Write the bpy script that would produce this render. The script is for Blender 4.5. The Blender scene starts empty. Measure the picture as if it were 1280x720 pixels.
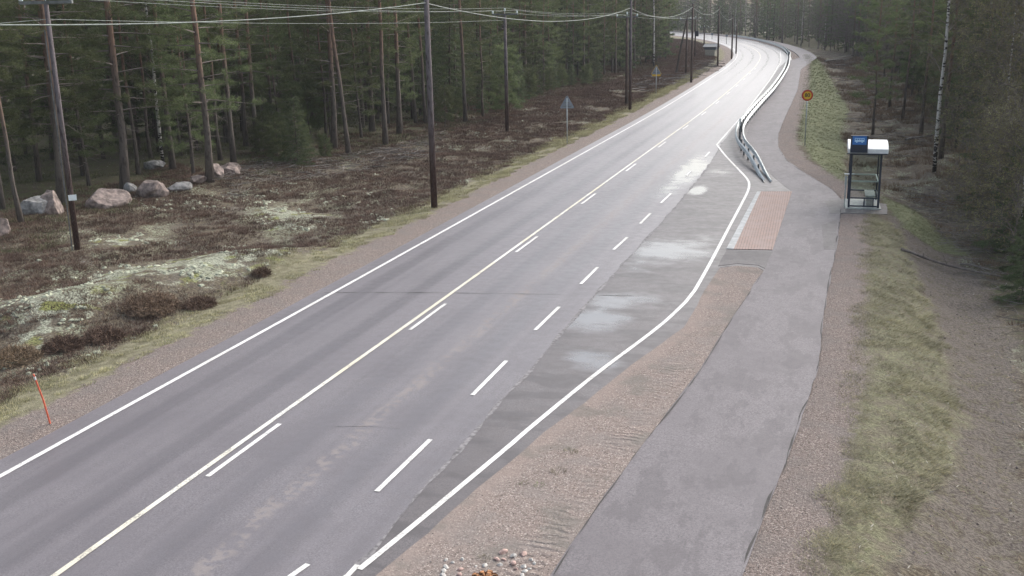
import bpy, math, random
import numpy as np
from mathutils import Matrix, Vector
from mathutils.geometry import tessellate_polygon

sc = bpy.context.scene
C = sc.collection
R = math.radians
CAM_H = 9.0
HAZE = 0.00025
FPX = 1320.0

# ------------------------------------------------------------------ camera
def cam_basis(xn=740, yn=5300, vx=1072, vy=12):
    d = np.array([xn - 640, -(yn - 360), -FPX]); d /= np.linalg.norm(d)
    up = -d
    r = np.array([vx - 640, -(vy - 360), -FPX]); r -= up * np.dot(r, up); r /= np.linalg.norm(r)
    return np.array([np.cross(r, up), r, up])
CM = cam_basis()
cam = bpy.data.cameras.new('camera'); camo = bpy.data.objects.new('camera', cam); C.objects.link(camo)
mw = Matrix([list(CM[i]) + [0] for i in range(3)] + [[0, 0, 0, 1]]); mw[2][3] = CAM_H
camo.matrix_world = mw
cam.sensor_width = 36; cam.lens = FPX / 1280 * 36
cam.clip_end = 6000; cam.clip_start = 0.1
sc.camera = camo

# ------------------------------------------------------------------ light
SUN_EL, SUN_AZ = 38, 31          # azimuth clockwise from +Y
world = bpy.data.worlds.new('World'); sc.world = world; world.use_nodes = True
nt = world.node_tree; nt.nodes.clear()
sky = nt.nodes.new('ShaderNodeTexSky'); sky.sky_type = 'NISHITA'; sky.sun_disc = False
sky.sun_elevation = R(SUN_EL); sky.sun_rotation = R(SUN_AZ); sky.air_density = 1.2; sky.dust_density = 4.0; sky.ozone_density = 1.0
hs = nt.nodes.new('ShaderNodeHueSaturation'); hs.inputs['Saturation'].default_value = 0.6
bg = nt.nodes.new('ShaderNodeBackground'); bg.inputs['Strength'].default_value = 0.15
wo = nt.nodes.new('ShaderNodeOutputWorld')
nt.links.new(sky.outputs[0], hs.inputs['Color']); nt.links.new(hs.outputs[0], bg.inputs[0]); nt.links.new(bg.outputs[0], wo.inputs[0])
sl = bpy.data.lights.new('sun', 'SUN'); sl.energy = 1.6; sl.angle = R(50); sl.color = (1, 0.97, 0.93)
so = bpy.data.objects.new('sun', sl); C.objects.link(so)
sd = Vector((math.sin(R(SUN_AZ)) * math.cos(R(SUN_EL)), math.cos(R(SUN_AZ)) * math.cos(R(SUN_EL)), math.sin(R(SUN_EL))))
so.rotation_euler = (-sd).to_track_quat('-Z', 'Y').to_euler()
sc.view_settings.view_transform = 'Standard'; sc.view_settings.look = 'None'
sc.view_settings.exposure = 0.85; sc.view_settings.gamma = 1

rng = np.random.default_rng(7)
random.seed(7)

# ------------------------------------------------------------------ noise / geometry maths
def vnoise(x, y, seed=0):
    x = np.asarray(x, float); y = np.asarray(y, float)
    xi = np.floor(x).astype(np.int64); yi = np.floor(y).astype(np.int64)
    fx = x - xi; fy = y - yi; fx = fx * fx * (3 - 2 * fx); fy = fy * fy * (3 - 2 * fy)
    def h(a, b):
        n = (a * 374761393 + b * 668265263 + seed * 974634) & 0x7fffffff
        n = ((n ^ (n >> 13)) * 1274126177) & 0x7fffffff
        return ((n ^ (n >> 16)) & 0xffff) / 65535.0
    return (h(xi, yi) * (1 - fx) + h(xi + 1, yi) * fx) * (1 - fy) + (h(xi, yi + 1) * (1 - fx) + h(xi + 1, yi + 1) * fx) * fy
def fbm(x, y, s, seed=0, oct=3):
    v = 0; a = .5; t = 0
    for i in range(oct):
        v = v + a * vnoise(np.asarray(x) / s * 2**i + 17.3 * i, np.asarray(y) / s * 2**i, seed + i); t += a; a *= .5
    return v / t
def sstep(v, a, b):
    t = np.clip((np.asarray(v, float) - a) / (b - a), 0, 1); return t * t * (3 - 2 * t)
def catmull(P, step=2.0):
    P = np.array(P, float); out = []
    Q = np.vstack([2 * P[0] - P[1], P, 2 * P[-1] - P[-2]])
    for i in range(1, len(Q) - 2):
        n = max(1, int(np.linalg.norm(Q[i + 1] - Q[i]) / step))
        for k in range(n):
            t = k / n; a, b, c, d = Q[i - 1:i + 3]
            out.append(.5 * ((2 * b) + (c - a) * t + (2 * a - 5 * b + 4 * c - d) * t * t + (3 * b - a - 3 * c + d) * t**3))
    out.append(P[-1]); return np.array(out)
def sdist(x, y, L):
    """distance to polyline L, positive on its left hand side"""
    x = np.asarray(x, float); y = np.asarray(y, float)
    if x.size <= 64:
        Lx = np.asarray(L, float); A_, D_ = Lx[:-1], np.diff(Lx, axis=0); px_, py_ = x.ravel()[:, None], y.ravel()[:, None]
        t = np.clip(((px_ - A_[:, 0]) * D_[:, 0] + (py_ - A_[:, 1]) * D_[:, 1]) / ((D_**2).sum(1) + 1e-12), 0, 1)
        ex = px_ - A_[:, 0] - t * D_[:, 0]; ey = py_ - A_[:, 1] - t * D_[:, 1]; d = np.hypot(ex, ey); i = d.argmin(1); q = np.arange(len(i))
        s = np.sign(D_[i, 0] * ey[q, i] - D_[i, 1] * ex[q, i]); s[s == 0] = 1
        return (d[q, i] * s).reshape(x.shape)
    best = np.full(x.shape, 1e9); sg = np.ones(x.shape)
    for i in range(len(L) - 1):
        ax, ay = L[i]; bx, by = L[i + 1]; dx, dy = bx - ax, by - ay; l2 = dx * dx + dy * dy + 1e-12
        t = np.clip(((x - ax) * dx + (y - ay) * dy) / l2, 0, 1)
        ex = x - ax - t * dx; ey = y - ay - t * dy; d = np.hypot(ex, ey)
        m = d < best - 1e-9
        s = np.sign(dx * ey - dy * ex)
        best = np.where(m, d, best); sg = np.where(m, np.where(s == 0, 1, s), sg)
    return best * sg
def inpoly(x, y, P):
    x = np.asarray(x, float); y = np.asarray(y, float); c = np.zeros(x.shape, bool)
    for i in range(len(P)):
        x1, y1 = P[i]; x2, y2 = P[i - 1]
        if y1 == y2: continue
        c ^= ((y1 > y) != (y2 > y)) & (x < (x2 - x1) * (y - y1) / (y2 - y1) + x1)
    return c
def pdist(x, y, P):
    """signed distance to polygon, positive inside"""
    L = list(P) + [P[0]]
    d = np.abs(sdist(x, y, L)); return np.where(inpoly(x, y, P), d, -d)
def ray(px, py):
    return CM @ np.array([px - 640, -(py - 360), -FPX])
def G(px, py, z=0.0):
    v = ray(px, py); t = (z - CAM_H) / v[2]; return (v[0] * t, v[1] * t)
def GL(L, z=0.0): return [G(p[0], p[1], z) for p in L]

# ------------------------------------------------------------------ the lines of the place (metres; road runs along +Y)
CEN = catmull([(-12.2, -60), (-12.15, 10), (-12.05, 30), (-12.0, 60), (-12.0, 90), (-12.35, 115), (-12.75, 133), (-13.4, 157), (-14.9, 183),
               (-17.6, 207), (-22, 232), (-29, 262), (-40, 296), (-54, 330), (-76, 372), (-110, 420)], 3)
def offs(L, d):
    L = np.array(L); T = np.gradient(L, axis=0); T /= np.linalg.norm(T, axis=1)[:, None]
    return L + np.stack([-T[:, 1], T[:, 0]], 1) * np.asarray(d).reshape(-1, 1) if np.ndim(d) else L + np.stack([-T[:, 1], T[:, 0]], 1) * d
LEDGE = offs(CEN, 4.45)                       # left asphalt edge
PATHR = [(-1.6, -40), (-1.45, 8)] + GL([(928, 720), (960, 633), (980, 587), (1000, 527), (1023, 460), (1030, 393), (1040, 338), (1046, 310), (1051, 266), (1052, 250),
         (1040, 237), (1007, 217), (983, 200), (973, 183), (973, 167), (983, 143), (997, 113), (1001, 87)])
PATHR = [tuple(p) for p in PATHR]
far = [p for p in offs(CEN, -6.6) if p[1] > 165]
REDGE = PATHR + [tuple(p) for p in far]
ISL_L = GL([(470, 720), (535, 668), (595, 612), (640, 578), (682, 540), (740, 497), (790, 457), (855, 410), (866, 392), (880, 365), (892, 346)])
ISL_T = GL([(900, 336), (922, 333), (946, 335), (954, 339)])
ISL_R = GL([(940, 360), (910, 405), (875, 462), (815, 540), (780, 587), (740, 642), (689, 720)])
ISLAND = [(-8.6, 4), (-7.7, 9.5)] + ISL_L + ISL_T + ISL_R + [(-4.6, 11), (-4.9, 4)]
GRASS_R = [(1.0, -30)] + GL([(1000, 720), (1033, 653), (1047, 553), (1060, 460), (1077, 373), (1077, 290), (1090, 273), (1125, 300), (1140, 340), (1167, 393),
           (1187, 460), (1193, 533), (1160, 613), (1127, 673), (1093, 720)], -.35) + [(2.0, -30)]
GREEN = GL([(1003, 66), (1012, 83), (1004, 133), (1000, 173), (1013, 200), (1052, 232), (1058, 175), (1052, 155), (1062, 128), (1045, 101), (1023, 74)], -.2)
GREEN2 = GL([(1103, 250), (1140, 262), (1200, 290), (1215, 303), (1180, 300), (1130, 290), (1100, 270)], -.4)
DIRT = GL([(1098, 275), (1180, 300), (1225, 330), (1262, 400), (1275, 480), (1280, 720), (1093, 720), (1127, 673), (1160, 613), (1193, 533), (1187, 460), (1167, 393), (1140, 340), (1120, 300)], -.5)
LICH = GL([(0, 375), (90, 345), (200, 325), (300, 318), (372, 310), (380, 330), (300, 350), (255, 365), (210, 362), (170, 360), (130, 395), (60, 425), (0, 455)], -.1)
LICH2 = GL([(300, 264), (350, 252), (425, 260), (405, 280), (330, 284)], -.1)
LICH3 = GL([(105, 302), (180, 287), (215, 298), (130, 314)], -.1)
MOUND_A, MOUND_B = G(60, 385), G(330, 322)
TREEL = catmull([(-60, -10), (-34, 26), (-34.2, 36), (-35, 44), (-34, 52), (-32, 60), (-30.5, 68), (-31, 82), (-31.5, 98), (-31.5, 116), (-30.5, 136), (-29.5, 160), (-30, 185), (-36, 215), (-46, 250), (-62, 290), (-90, 340)], 4)
TREER = [(6.5, -20), (4.8, 20), (5.2, 30), (4.4, 42), (5.6, 60), (6.5, 90), (5, 130), (3.5, 165), (0.5, 190), (-4, 215), (-12, 245), (-22, 280), (-36, 318), (-60, 356), (-100, 400)]

def height(x, y):
    x = np.asarray(x, float); y = np.asarray(y, float)
    dl = sdist(x, y, LEDGE); dr = -sdist(x, y, REDGE)
    z = -0.22 * sstep(dl, .8, 3.2)
    z = z + sstep(dl, 3.0, 6) * ((fbm(x, y, 5.5, 3) - .5) * .7 + (fbm(x, y, 1.3, 9, 2) - .5) * .22) + .35 * sstep(dl, 9, 22)
    ax, ay = MOUND_A; bx, by = MOUND_B; L2 = (bx - ax)**2 + (by - ay)**2
    t = np.clip(((x - ax) * (bx - ax) + (y - ay) * (by - ay)) / L2, 0, 1)
    dm = np.hypot(x - ax - t * (bx - ax), y - ay - t * (by - ay))
    z = z + .55 * np.exp(-(dm / 2.0)**2)
    zr = -0.95 * sstep(dr, 1.2, 4.6) + .35 * sstep(dr, 6, 9) + sstep(dr, 1.5, 4) * ((fbm(x, y, 3.5, 21) - .5) * .35 + (fbm(x, y, .8, 31, 2) - .5) * .2)
    zr = zr * (1 - np.exp(-(np.hypot(x - .9, (y - 48.8) * .8) / 2.6)**4))
    z = np.where(dr > 0, zr, z)
    return z
def at(px, py):
    """ground point (on the terrain) below a line of sight"""
    v = ray(px, py); z = 0.0
    for _ in range(12):
        t = (z - CAM_H) / v[2]; x, y = v[0] * t, v[1] * t
        z = .5 * z + .5 * float(height(np.array([x]), np.array([y]))[0])
    return np.array([x, y, float(height(np.array([x]), np.array([y]))[0])])
def hz(x, y): return float(height(np.array([x]), np.array([y]))[0])
def rise(base, px, py):
    """height above base of a vertical thing whose top is seen at px,py"""
    v = ray(px, py); t = math.hypot(base[0], base[1]) / math.hypot(v[0], v[1]); return CAM_H + v[2] * t - base[2]

# ------------------------------------------------------------------ mesh building
class MB:
    def __init__(s): s.V = []; s.T = []; s.Q = []; s.n = 0; s.tm = []; s.qm = []
    def add(s, V, T=None, Q=None, m=0):
        V = np.asarray(V, float).reshape(-1, 3)
        if T is not None and len(T): T = np.asarray(T, int).reshape(-1, 3); s.T.append(T + s.n); s.tm.append(np.full(len(T), m))
        if Q is not None and len(Q): Q = np.asarray(Q, int).reshape(-1, 4); s.Q.append(Q + s.n); s.qm.append(np.full(len(Q), m))
        s.V.append(V); s.n += len(V)
    def box(s, c, d, rz=0, m=0, rx=0, ry=0):
        c = np.array(c, float); d = np.array(d, float) / 2
        V = np.array([[a, b, e] for e in (-1, 1) for b in (-1, 1) for a in (-1, 1)]) * d
        Mx = np.array(Matrix.Rotation(rz, 3, 'Z') @ Matrix.Rotation(ry, 3, 'Y') @ Matrix.Rotation(rx, 3, 'X'))
        s.add(V @ Mx.T + c, Q=[(0, 2, 3, 1), (4, 5, 7, 6), (0, 1, 5, 4), (2, 6, 7, 3), (0, 4, 6, 2), (1, 3, 7, 5)], m=m)
    def tube(s, P, r, n=6, m=0, cap=True):
        P = np.asarray(P, float); k = len(P); r = np.broadcast_to(np.asarray(r, float), (k,))
        T = np.gradient(P, axis=0); T /= np.linalg.norm(T, axis=1)[:, None] + 1e-12
        ref = np.array([0, 0, 1.]) if abs(T[:, 2]).mean() < .8 else np.array([1., 0, 0])
        A = np.cross(T, ref); A /= np.linalg.norm(A, axis=1)[:, None] + 1e-12; B = np.cross(T, A)
        a = np.arange(n) * 2 * math.pi / n
        V = P[:, None] + r[:, None, None] * (np.cos(a)[None, :, None] * A[:, None] + np.sin(a)[None, :, None] * B[:, None])
        i = np.arange(k - 1)[:, None] * n; j = np.arange(n)[None]; j2 = (j + 1) % n
        Q = np.stack([i + j, i + j2, i + n + j2, i + n + j], -1).reshape(-1, 4)
        V = V.reshape(-1, 3); Tt = []
        if cap:
            V = np.vstack([V, P[0], P[-1]]); b = k * n
            Tt = [(b, (q + 1) % n, q) for q in range(n)] + [(b + 1, (k - 1) * n + q, (k - 1) * n + (q + 1) % n) for q in range(n)]
        s.add(V, T=Tt, Q=Q, m=m)
    def build(s, name, mats, parent=None, smooth=False, link=True):
        me = bpy.data.meshes.new(name)
        V = np.vstack(s.V).astype(np.float32)
        T = np.vstack(s.T) if s.T else np.zeros((0, 3), int); Q = np.vstack(s.Q) if s.Q else np.zeros((0, 4), int)
        me.vertices.add(len(V)); me.vertices.foreach_set('co', V.ravel())
        loops = np.concatenate([T.ravel(), Q.ravel()]).astype(np.int32)
        me.loops.add(len(loops)); me.loops.foreach_set('vertex_index', loops)
        tot = np.concatenate([np.full(len(T), 3), np.full(len(Q), 4)]).astype(np.int32)
        st = np.concatenate([[0], np.cumsum(tot)[:-1]]).astype(np.int32)
        me.polygons.add(len(tot)); me.polygons.foreach_set('loop_start', st); me.polygons.foreach_set('loop_total', tot)
        mats = mats if isinstance(mats, (list, tuple)) else [mats]
        for m in mats: me.materials.append(m)
        if len(mats) > 1:
            me.polygons.foreach_set('material_index', np.concatenate([*s.tm, *s.qm]).astype(np.int32))
        me.polygons.foreach_set('use_smooth', np.full(len(tot), smooth))
        me.update(calc_edges=True); me.validate(clean_customdata=False)
        o = bpy.data.objects.new(name, me)
        if link: C.objects.link(o)
        if parent: o.parent = parent
        return o
def tag(o, label=None, cat=None, group=None, kind=None):
    if label: o['label'] = label
    if cat: o['category'] = cat
    if group: o['group'] = group
    if kind: o['kind'] = kind
    return o
def empty(name, loc, rz=0, label=None, cat=None, group=None):
    o = bpy.data.objects.new(name, None); C.objects.link(o); o.location = loc; o.rotation_euler.z = rz; o.empty_display_size = .3
    return tag(o, label, cat, group)
def copy_tree(o, parent=None):
    c = o.copy(); C.objects.link(c)
    if parent: c.parent = parent
    for ch in o.children: copy_tree(ch, c)
    return c
def scatter(mb, V, T, X, S, rz, tilt=None, m=0):
    """many copies of a small template inside one mesh"""
    n = len(X); c, s_ = np.cos(rz), np.sin(rz)
    W = V[None] * np.asarray(S).reshape(n, 1, -1)
    x = W[..., 0] * c[:, None] - W[..., 1] * s_[:, None]; y = W[..., 0] * s_[:, None] + W[..., 1] * c[:, None]
    W = np.stack([x, y, W[..., 2]], -1)
    if tilt is not None: W[..., :2] += W[..., 2:3] * tilt[:, None]
    W = W + X[:, None]
    F = T[None] + (np.arange(n) * len(V))[:, None, None]
    mb.add(W.reshape(-1, 3), T=F.reshape(-1, 3), m=m)

# ------------------------------------------------------------------ materials
class NT:
    def __init__(s, name):
        s.m = bpy.data.materials.new(name); s.m.use_nodes = True; s.t = s.m.node_tree; s.t.nodes.clear()
        s.out = s.t.nodes.new('ShaderNodeOutputMaterial'); s.b = s.t.nodes.new('ShaderNodeBsdfPrincipled'); s.t.links.new(s.b.outputs[0], s.out.inputs[0])
        s.b.inputs['Roughness'].default_value = .9; s.b.inputs['Specular IOR Level'].default_value = .3
    def n(s, t, **k):
        o = s.t.nodes.new('ShaderNode' + t)
        for a, v in k.items():
            if hasattr(o, a): setattr(o, a, v)
        return o
    def L(s, a, b): s.t.links.new(a, b)
    def put(s, v, inp):
        if isinstance(v, bpy.types.NodeSocket): s.L(v, inp)
        elif isinstance(v, (tuple, list)): inp.default_value = (*v, 1) if len(v) == 3 and inp.type == 'RGBA' else v
        else: inp.default_value = v
    def pos(s):
        if not hasattr(s, '_p'): s._p = s.n('NewGeometry').outputs['Position']
        return s._p
    def obj(s):
        if not hasattr(s, '_o'): s._o = s.n('TexCoord').outputs['Object']
        return s._o
    def scl(s, v, sc_):
        o = s.n('VectorMath', operation='MULTIPLY'); s.put(v, o.inputs[0]); o.inputs[1].default_value = sc_; return o.outputs[0]
    def noise(s, scale, detail=3, vec=None, rough=.55):
        o = s.n('TexNoise'); o.inputs['Scale'].default_value = scale; o.inputs['Detail'].default_value = detail; o.inputs['Roughness'].default_value = rough
        s.L(vec or s.pos(), o.inputs['Vector']); return o.outputs[0]
    def math(s, op, a, b=0.0, c=0.0):
        o = s.n('Math', operation=op); s.put(a, o.inputs[0]); s.put(b, o.inputs[1]); s.put(c, o.inputs[2]); return o.outputs[0]
    def ramp(s, v, a, b, c=0.0, d=1.0):
        o = s.n('MapRange', interpolation_type='SMOOTHSTEP'); s.put(v, o.inputs[0])
        for i, q in zip((1, 2, 3, 4), (a, b, c, d)): s.put(q, o.inputs[i])
        return o.outputs[0]
    def mix(s, f, a, b):
        o = s.n('Mix', data_type='RGBA'); s.put(f, o.inputs[0]); s.put(a, o.inputs[6]); s.put(b, o.inputs[7]); return o.outputs[2]
    def attr(s, name, out='Fac'):
        o = s.n('Attribute', attribute_name=name); return o.outputs[out]
    def bump(s, v, st, dist=.02, prev=None):
        o = s.n('Bump'); s.put(st, o.inputs['Strength']); o.inputs['Distance'].default_value = dist; s.put(v, o.inputs['Height'])
        if prev: s.L(prev, o.inputs['Normal'])
        return o.outputs[0]
    def done(s, col, rough=None, normal=None, spec=None):
        s.put(col, s.b.inputs['Base Color'])
        if rough is not None: s.put(rough, s.b.inputs['Roughness'])
        if normal is not None: s.L(normal, s.b.inputs['Normal'])
        if spec is not None: s.put(spec, s.b.inputs['Specular IOR Level'])
        return s.m
def simple(name, col, rough=.6, var=.15, scale=6, metal=0, spec=.4, bump=0):
    t = NT(name); c2 = tuple(max(0, v * (1 - var * 2)) for v in col); c1 = tuple(v * (1 + var) for v in col)
    nz = t.noise(scale, 4, t.obj()); t.b.inputs['Metallic'].default_value = metal
    return t.done(t.mix(t.ramp(nz, .3, .7), c2, c1), rough, t.bump(nz, bump) if bump else None, spec)

GRAV_A, GRAV_B = (.255, .208, .185), (.175, .142, .127)
def gravel_col(t):
    v = t.n('TexVoronoi'); v.inputs['Scale'].default_value = 44; t.L(t.pos(), v.inputs['Vector'])
    vc = t.n('SeparateColor'); t.L(v.outputs['Color'], vc.inputs[0])
    n1 = t.noise(1.1, 5); n2 = t.noise(9, 3)
    c = t.mix(t.ramp(vc.outputs[0], .05, .95), GRAV_B, GRAV_A)
    c = t.mix(t.math('MULTIPLY', t.ramp(vc.outputs[1], .86, .93), .8), c, (.42, .37, .34))
    c = t.mix(t.math('MULTIPLY', t.ramp(vc.outputs[1], .16, .06), .8), c, (.07, .06, .055))
    c = t.mix(t.ramp(n1, .42, .66, 0, .45), c, (.19, .172, .162))
    return c, v.outputs['Distance'], n2

def ground_mat():
    t = NT('ground_soil')
    dl = t.attr('dl'); dr = t.attr('dr'); green = t.attr('green'); dirt = t.attr('dirt'); lich = t.attr('lichen'); fo = t.attr('forest'); ga = t.attr('grassr')
    nb = t.noise(.9, 5); nm = t.noise(3.2, 4); nf = t.noise(14, 4); nff = t.noise(45, 3)
    nbc = t.math('SUBTRACT', nb, .5)
    # heath: brown heather litter with grey lichen
    heath = t.mix(t.ramp(nf, .35, .65), (.080, .062, .045), (.165, .14, .10))
    heath = t.mix(t.ramp(nm, .5, .62, 0, .8), heath, t.mix(t.ramp(nff, .4, .6), (.05, .04, .034), (.10, .078, .062)))
    heath = t.mix(t.ramp(t.noise(.45, 4), .5, .68, 0, .55), heath, (.16, .145, .125))
    heath = t.mix(t.ramp(t.noise(6, 4, rough=.7), .56, .66, 0, .7), heath, (.24, .225, .18))
    licol = t.mix(t.ramp(nf, .35, .62), (.15, .15, .115), (.44, .46, .36))
    lm = t.ramp(t.math('ADD', t.math('MULTIPLY', lich, .42), t.noise(1.7, 5)), .78, .9)
    heath = t.mix(lm, heath, licol)
    heath = t.mix(t.math('MULTIPLY', t.ramp(lich, .3, .8), t.ramp(t.noise(1.1, 4), .56, .64)), heath, t.mix(t.ramp(nf, .4, .6), (.12, .13, .05), (.27, .28, .10)))
    sm = t.ramp(t.noise(.62, 5, t.scl(t.pos(), (1, .6, 1))), .52, .60)
    heath = t.mix(t.math('MULTIPLY', sm, t.ramp(t.noise(7, 4, rough=.75), .44, .56, 0, .9)), heath, t.mix(t.ramp(nf, .4, .6), (.12, .115, .08), (.32, .34, .24)))
    # forest floor: needles, moss
    floor = t.mix(t.ramp(nm, .4, .62), (.085, .07, .05), (.085, .095, .042))
    floor = t.mix(t.ramp(nff, .45, .7, 0, .5), floor, (.12, .1, .075))
    base = t.mix(t.ramp(t.math('ADD', fo, nbc), .35, .65), heath, floor)
    # right-hand soil
    soil = t.mix(t.ramp(nf, .32, .66), (.095, .08, .068), (.175, .152, .132))
    soil = t.mix(t.ramp(nff, .6, .72, 0, .6), soil, (.3, .26, .24))
    soil = t.mix(t.ramp(nm, .5, .62, 0, .55), soil, t.mix(t.ramp(nf, .4, .6), (.075, .06, .045), (.13, .12, .065)))
    base = t.mix(t.ramp(t.math('ADD', dirt, t.math('MULTIPLY', nbc, 1.2)), .3, .6), base, soil)
    gg = t.mix(t.ramp(nf, .35, .65), (.135, .13, .085), (.23, .225, .14))
    base = t.mix(t.ramp(t.math('ADD', ga, t.math('MULTIPLY', nbc, 1.2)), .3, .6), base, t.mix(t.ramp(nm, .4, .62, 0, .55), gg, (.15, .12, .1)))
    gr = t.mix(t.ramp(nm, .35, .65), (.14, .155, .082), (.205, .215, .125))
    base = t.mix(t.ramp(t.math('ADD', green, t.math('MULTIPLY', nbc, .8)), .3, .7), base, gr)
    # left verge grass
    dln = t.math('ADD', dl, t.math('ADD', t.math('MULTIPLY', nbc, 2.2), t.math('MULTIPLY', t.math('SUBTRACT', nm, .5), 1.2)))
    verge = t.mix(t.ramp(nm, .35, .65), (.17, .155, .10), (.27, .25, .17))
    verge = t.mix(t.ramp(nf, .5, .68, 0, .5), verge, (.15, .155, .075))
    side = t.ramp(dl, -.5, 0.)
    base = t.mix(t.math('MULTIPLY', side, t.ramp(dln, 3.3, 2.8)), base, verge)
    gc, vd, n2 = gravel_col(t)
    base = t.mix(t.math('MULTIPLY', side, t.ramp(dln, 1.75, 1.35)), base, gc)
    drn = t.math('ADD', dr, t.math('ADD', t.math('MULTIPLY', nbc, .9), t.math('MULTIPLY', t.math('SUBTRACT', nm, .5), .9)))
    onr = t.ramp(dr, -8.5, -8.0)
    base = t.mix(t.math('MULTIPLY', onr, t.math('MULTIPLY', t.ramp(dl, 0.0, -.3), t.ramp(drn, 1.35, 1.0))), base, gc)
    bh = t.math('ADD', t.math('MULTIPLY', nf, .6), t.math('MULTIPLY', nff, .4))
    return t.done(base, .95, t.bump(bh, 1.0, .09, t.bump(vd, .35, .015)), .2)

def island_mat():
    t = NT('gravel')
    c, vd, n2 = gravel_col(t)
    tr = t.attr('track')
    w = t.n('TexWave', wave_type='BANDS', bands_direction='Y'); w.inputs['Scale'].default_value = 1.35; w.inputs['Distortion'].default_value = 9
    w.inputs['Detail'].default_value = 3; w.inputs['Detail Scale'].default_value = 1.6; t.L(t.pos(), w.inputs['Vector'])
    edge = t.attr('edge')
    c = t.mix(t.math('MULTIPLY', t.ramp(t.math('ADD', edge, t.math('MULTIPLY', t.noise(1.5, 4), .5)), .85, .4), .5), c, (.262, .212, .188))
    c = t.mix(t.ramp(t.noise(.8, 5), .52, .66, 0, .6), c, (.15, .14, .125))
    b = t.bump(t.math('MULTIPLY', w.outputs[0], tr), .8, .035, t.bump(n2, .5, .03, t.bump(vd, .3, .012)))
    return t.done(c, .95, b, .2)

def asphalt(name, a, b, kind):
    """kind: road, bay, path"""
    t = NT(name)
    fine = t.math('ADD', t.math('MULTIPLY', t.noise(60, 3, rough=.7), .5), t.math('MULTIPLY', t.noise(24, 2, rough=.8), .5)); mid = t.noise(3, 5); big = t.noise(.35, 5)
    c = t.mix(t.ramp(fine, .38, .62), tuple(v * .66 for v in a), tuple(v * 1.3 for v in a))
    v = t.n('TexVoronoi'); v.inputs['Scale'].default_value = 42; t.L(t.pos(), v.inputs['Vector'])
    vs = t.n('SeparateColor'); t.L(v.outputs['Color'], vs.inputs[0])
    c = t.mix(t.ramp(vs.outputs[0], .8, .95, 0, .35), c, tuple(x * 1.7 for x in a))
    c = t.mix(t.ramp(big, .4, .62, 0, .6), c, b)
    rough = t.ramp(mid, .3, .7, .40, .50) if kind != 'path' else t.ramp(mid, .3, .7, .56, .66)
    if kind == 'road':
        u = t.attr('u'); v2 = t.attr('v')
        cmb = t.n('CombineXYZ'); t.L(u, cmb.inputs[0]); t.L(v2, cmb.inputs[1])
        st = t.noise(1.0, 5, t.scl(cmb.outputs[0], (2.2, .05, 1)))       # long streaks along the lanes
        c = t.mix(t.ramp(st, .42, .62, 0, .35), c, tuple(x * 1.22 for x in a))
        c = t.mix(t.ramp(st, .46, .3, 0, .35), c, tuple(x * .72 for x in a))
        # wheel tracks darker and smoother
        tr = None
        for k in (1.55, 3.25, 5.7, 7.55):
            d = t.math('ABSOLUTE', t.math('SUBTRACT', u, k)); g = t.ramp(d, .42, .1)
            tr = g if tr is None else t.math('MAXIMUM', tr, g)
        c = t.mix(t.math('MULTIPLY', tr, .32), c, tuple(x * .62 for x in b))
        rough = t.math('SUBTRACT', rough, t.math('MULTIPLY', tr, .07))
        # stripped, coarse band between the wheel tracks of the near lane
        band = t.math('MULTIPLY', t.ramp(t.math('ABSOLUTE', t.math('SUBTRACT', t.math('ADD', u, t.math('MULTIPLY', t.noise(.6, 3), .5)), 6.95)), .3, .08),
                      t.math('MULTIPLY', t.ramp(t.math('ADD', t.noise(5, 4), t.math('MULTIPLY', t.noise(.5, 2), .4)), .66, .76), t.ramp(v2, 108, 84)))
        c = t.mix(t.math('MULTIPLY', band, .5), c, (.25, .22, .205))
        rough = t.math('ADD', rough, t.math('MULTIPLY', band, .2))
        far_ = t.ramp(v2, 60, 170)                                        # standing wet film further down the road
        rough = t.math('SUBTRACT', rough, t.math('MULTIPLY', far_, .08))
    if kind == 'bay':
        c = t.mix(t.ramp(t.noise(.9, 4, t.scl(t.pos(), (.6, 1.6, 1))), .45, .6, 0, .7), c, tuple(x * .72 for x in b))
    if kind == 'path':
        pass
    if kind == 'path':
        c = t.mix(t.ramp(t.noise(1.3, 5, t.scl(t.pos(), (1, .35, 1)), rough=.7), .5, .56, 0, .5), c, tuple(x * .82 for x in b))
    spec = {'road': .5, 'bay': .38, 'path': .22}[kind]
    if kind == 'road': spec = t.ramp(v2, 22, 140, .5, 3.2)
    pud = t.attr('wet') if kind != 'path' else None
    if pud is not None:
        w = t.ramp(t.math('ADD', pud, t.math('MULTIPLY', t.math('SUBTRACT', t.noise(1.2, 5, t.scl(t.pos(), (.8, 1.2, 1))), .5), .9)), .3, .95)
        rough = t.math('MAXIMUM', t.math('SUBTRACT', rough, t.math('MULTIPLY', w, .40)), .06); spec = t.math('ADD', spec, t.math('MULTIPLY', w, .9)); wetf = t.math('SUBTRACT', 1.0, t.math('MULTIPLY', w, .85))
        c = t.mix(t.math('MULTIPLY', w, .5), c, tuple(x * .55 for x in a))
    # transverse crack lines
    cr = t.noise(1.0, 2, t.scl(t.pos(), (.25, .05, 1)))
    if pud is None: wetf = 1.0
    return t.done(c, rough, t.bump(fine, t.math('MULTIPLY', wetf, .3), .004, t.bump(mid, t.math('MULTIPLY', wetf, .08), .02)), spec)

def paint_mat(name, col, wear=.5):
    t = NT(name)
    n = t.math('ADD', t.math('MULTIPLY', t.noise(28, 4), .6), t.math('MULTIPLY', t.noise(2.2, 4), .4))
    c = t.mix(t.ramp(t.noise(.22, 3), .42, .6), col[0], col[1])
    c = t.mix(t.math('MULTIPLY', t.ramp(n, .51, .62), wear + .12), c, (.17, .16, .16))
    return t.done(c, .55, None, .4)

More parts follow.
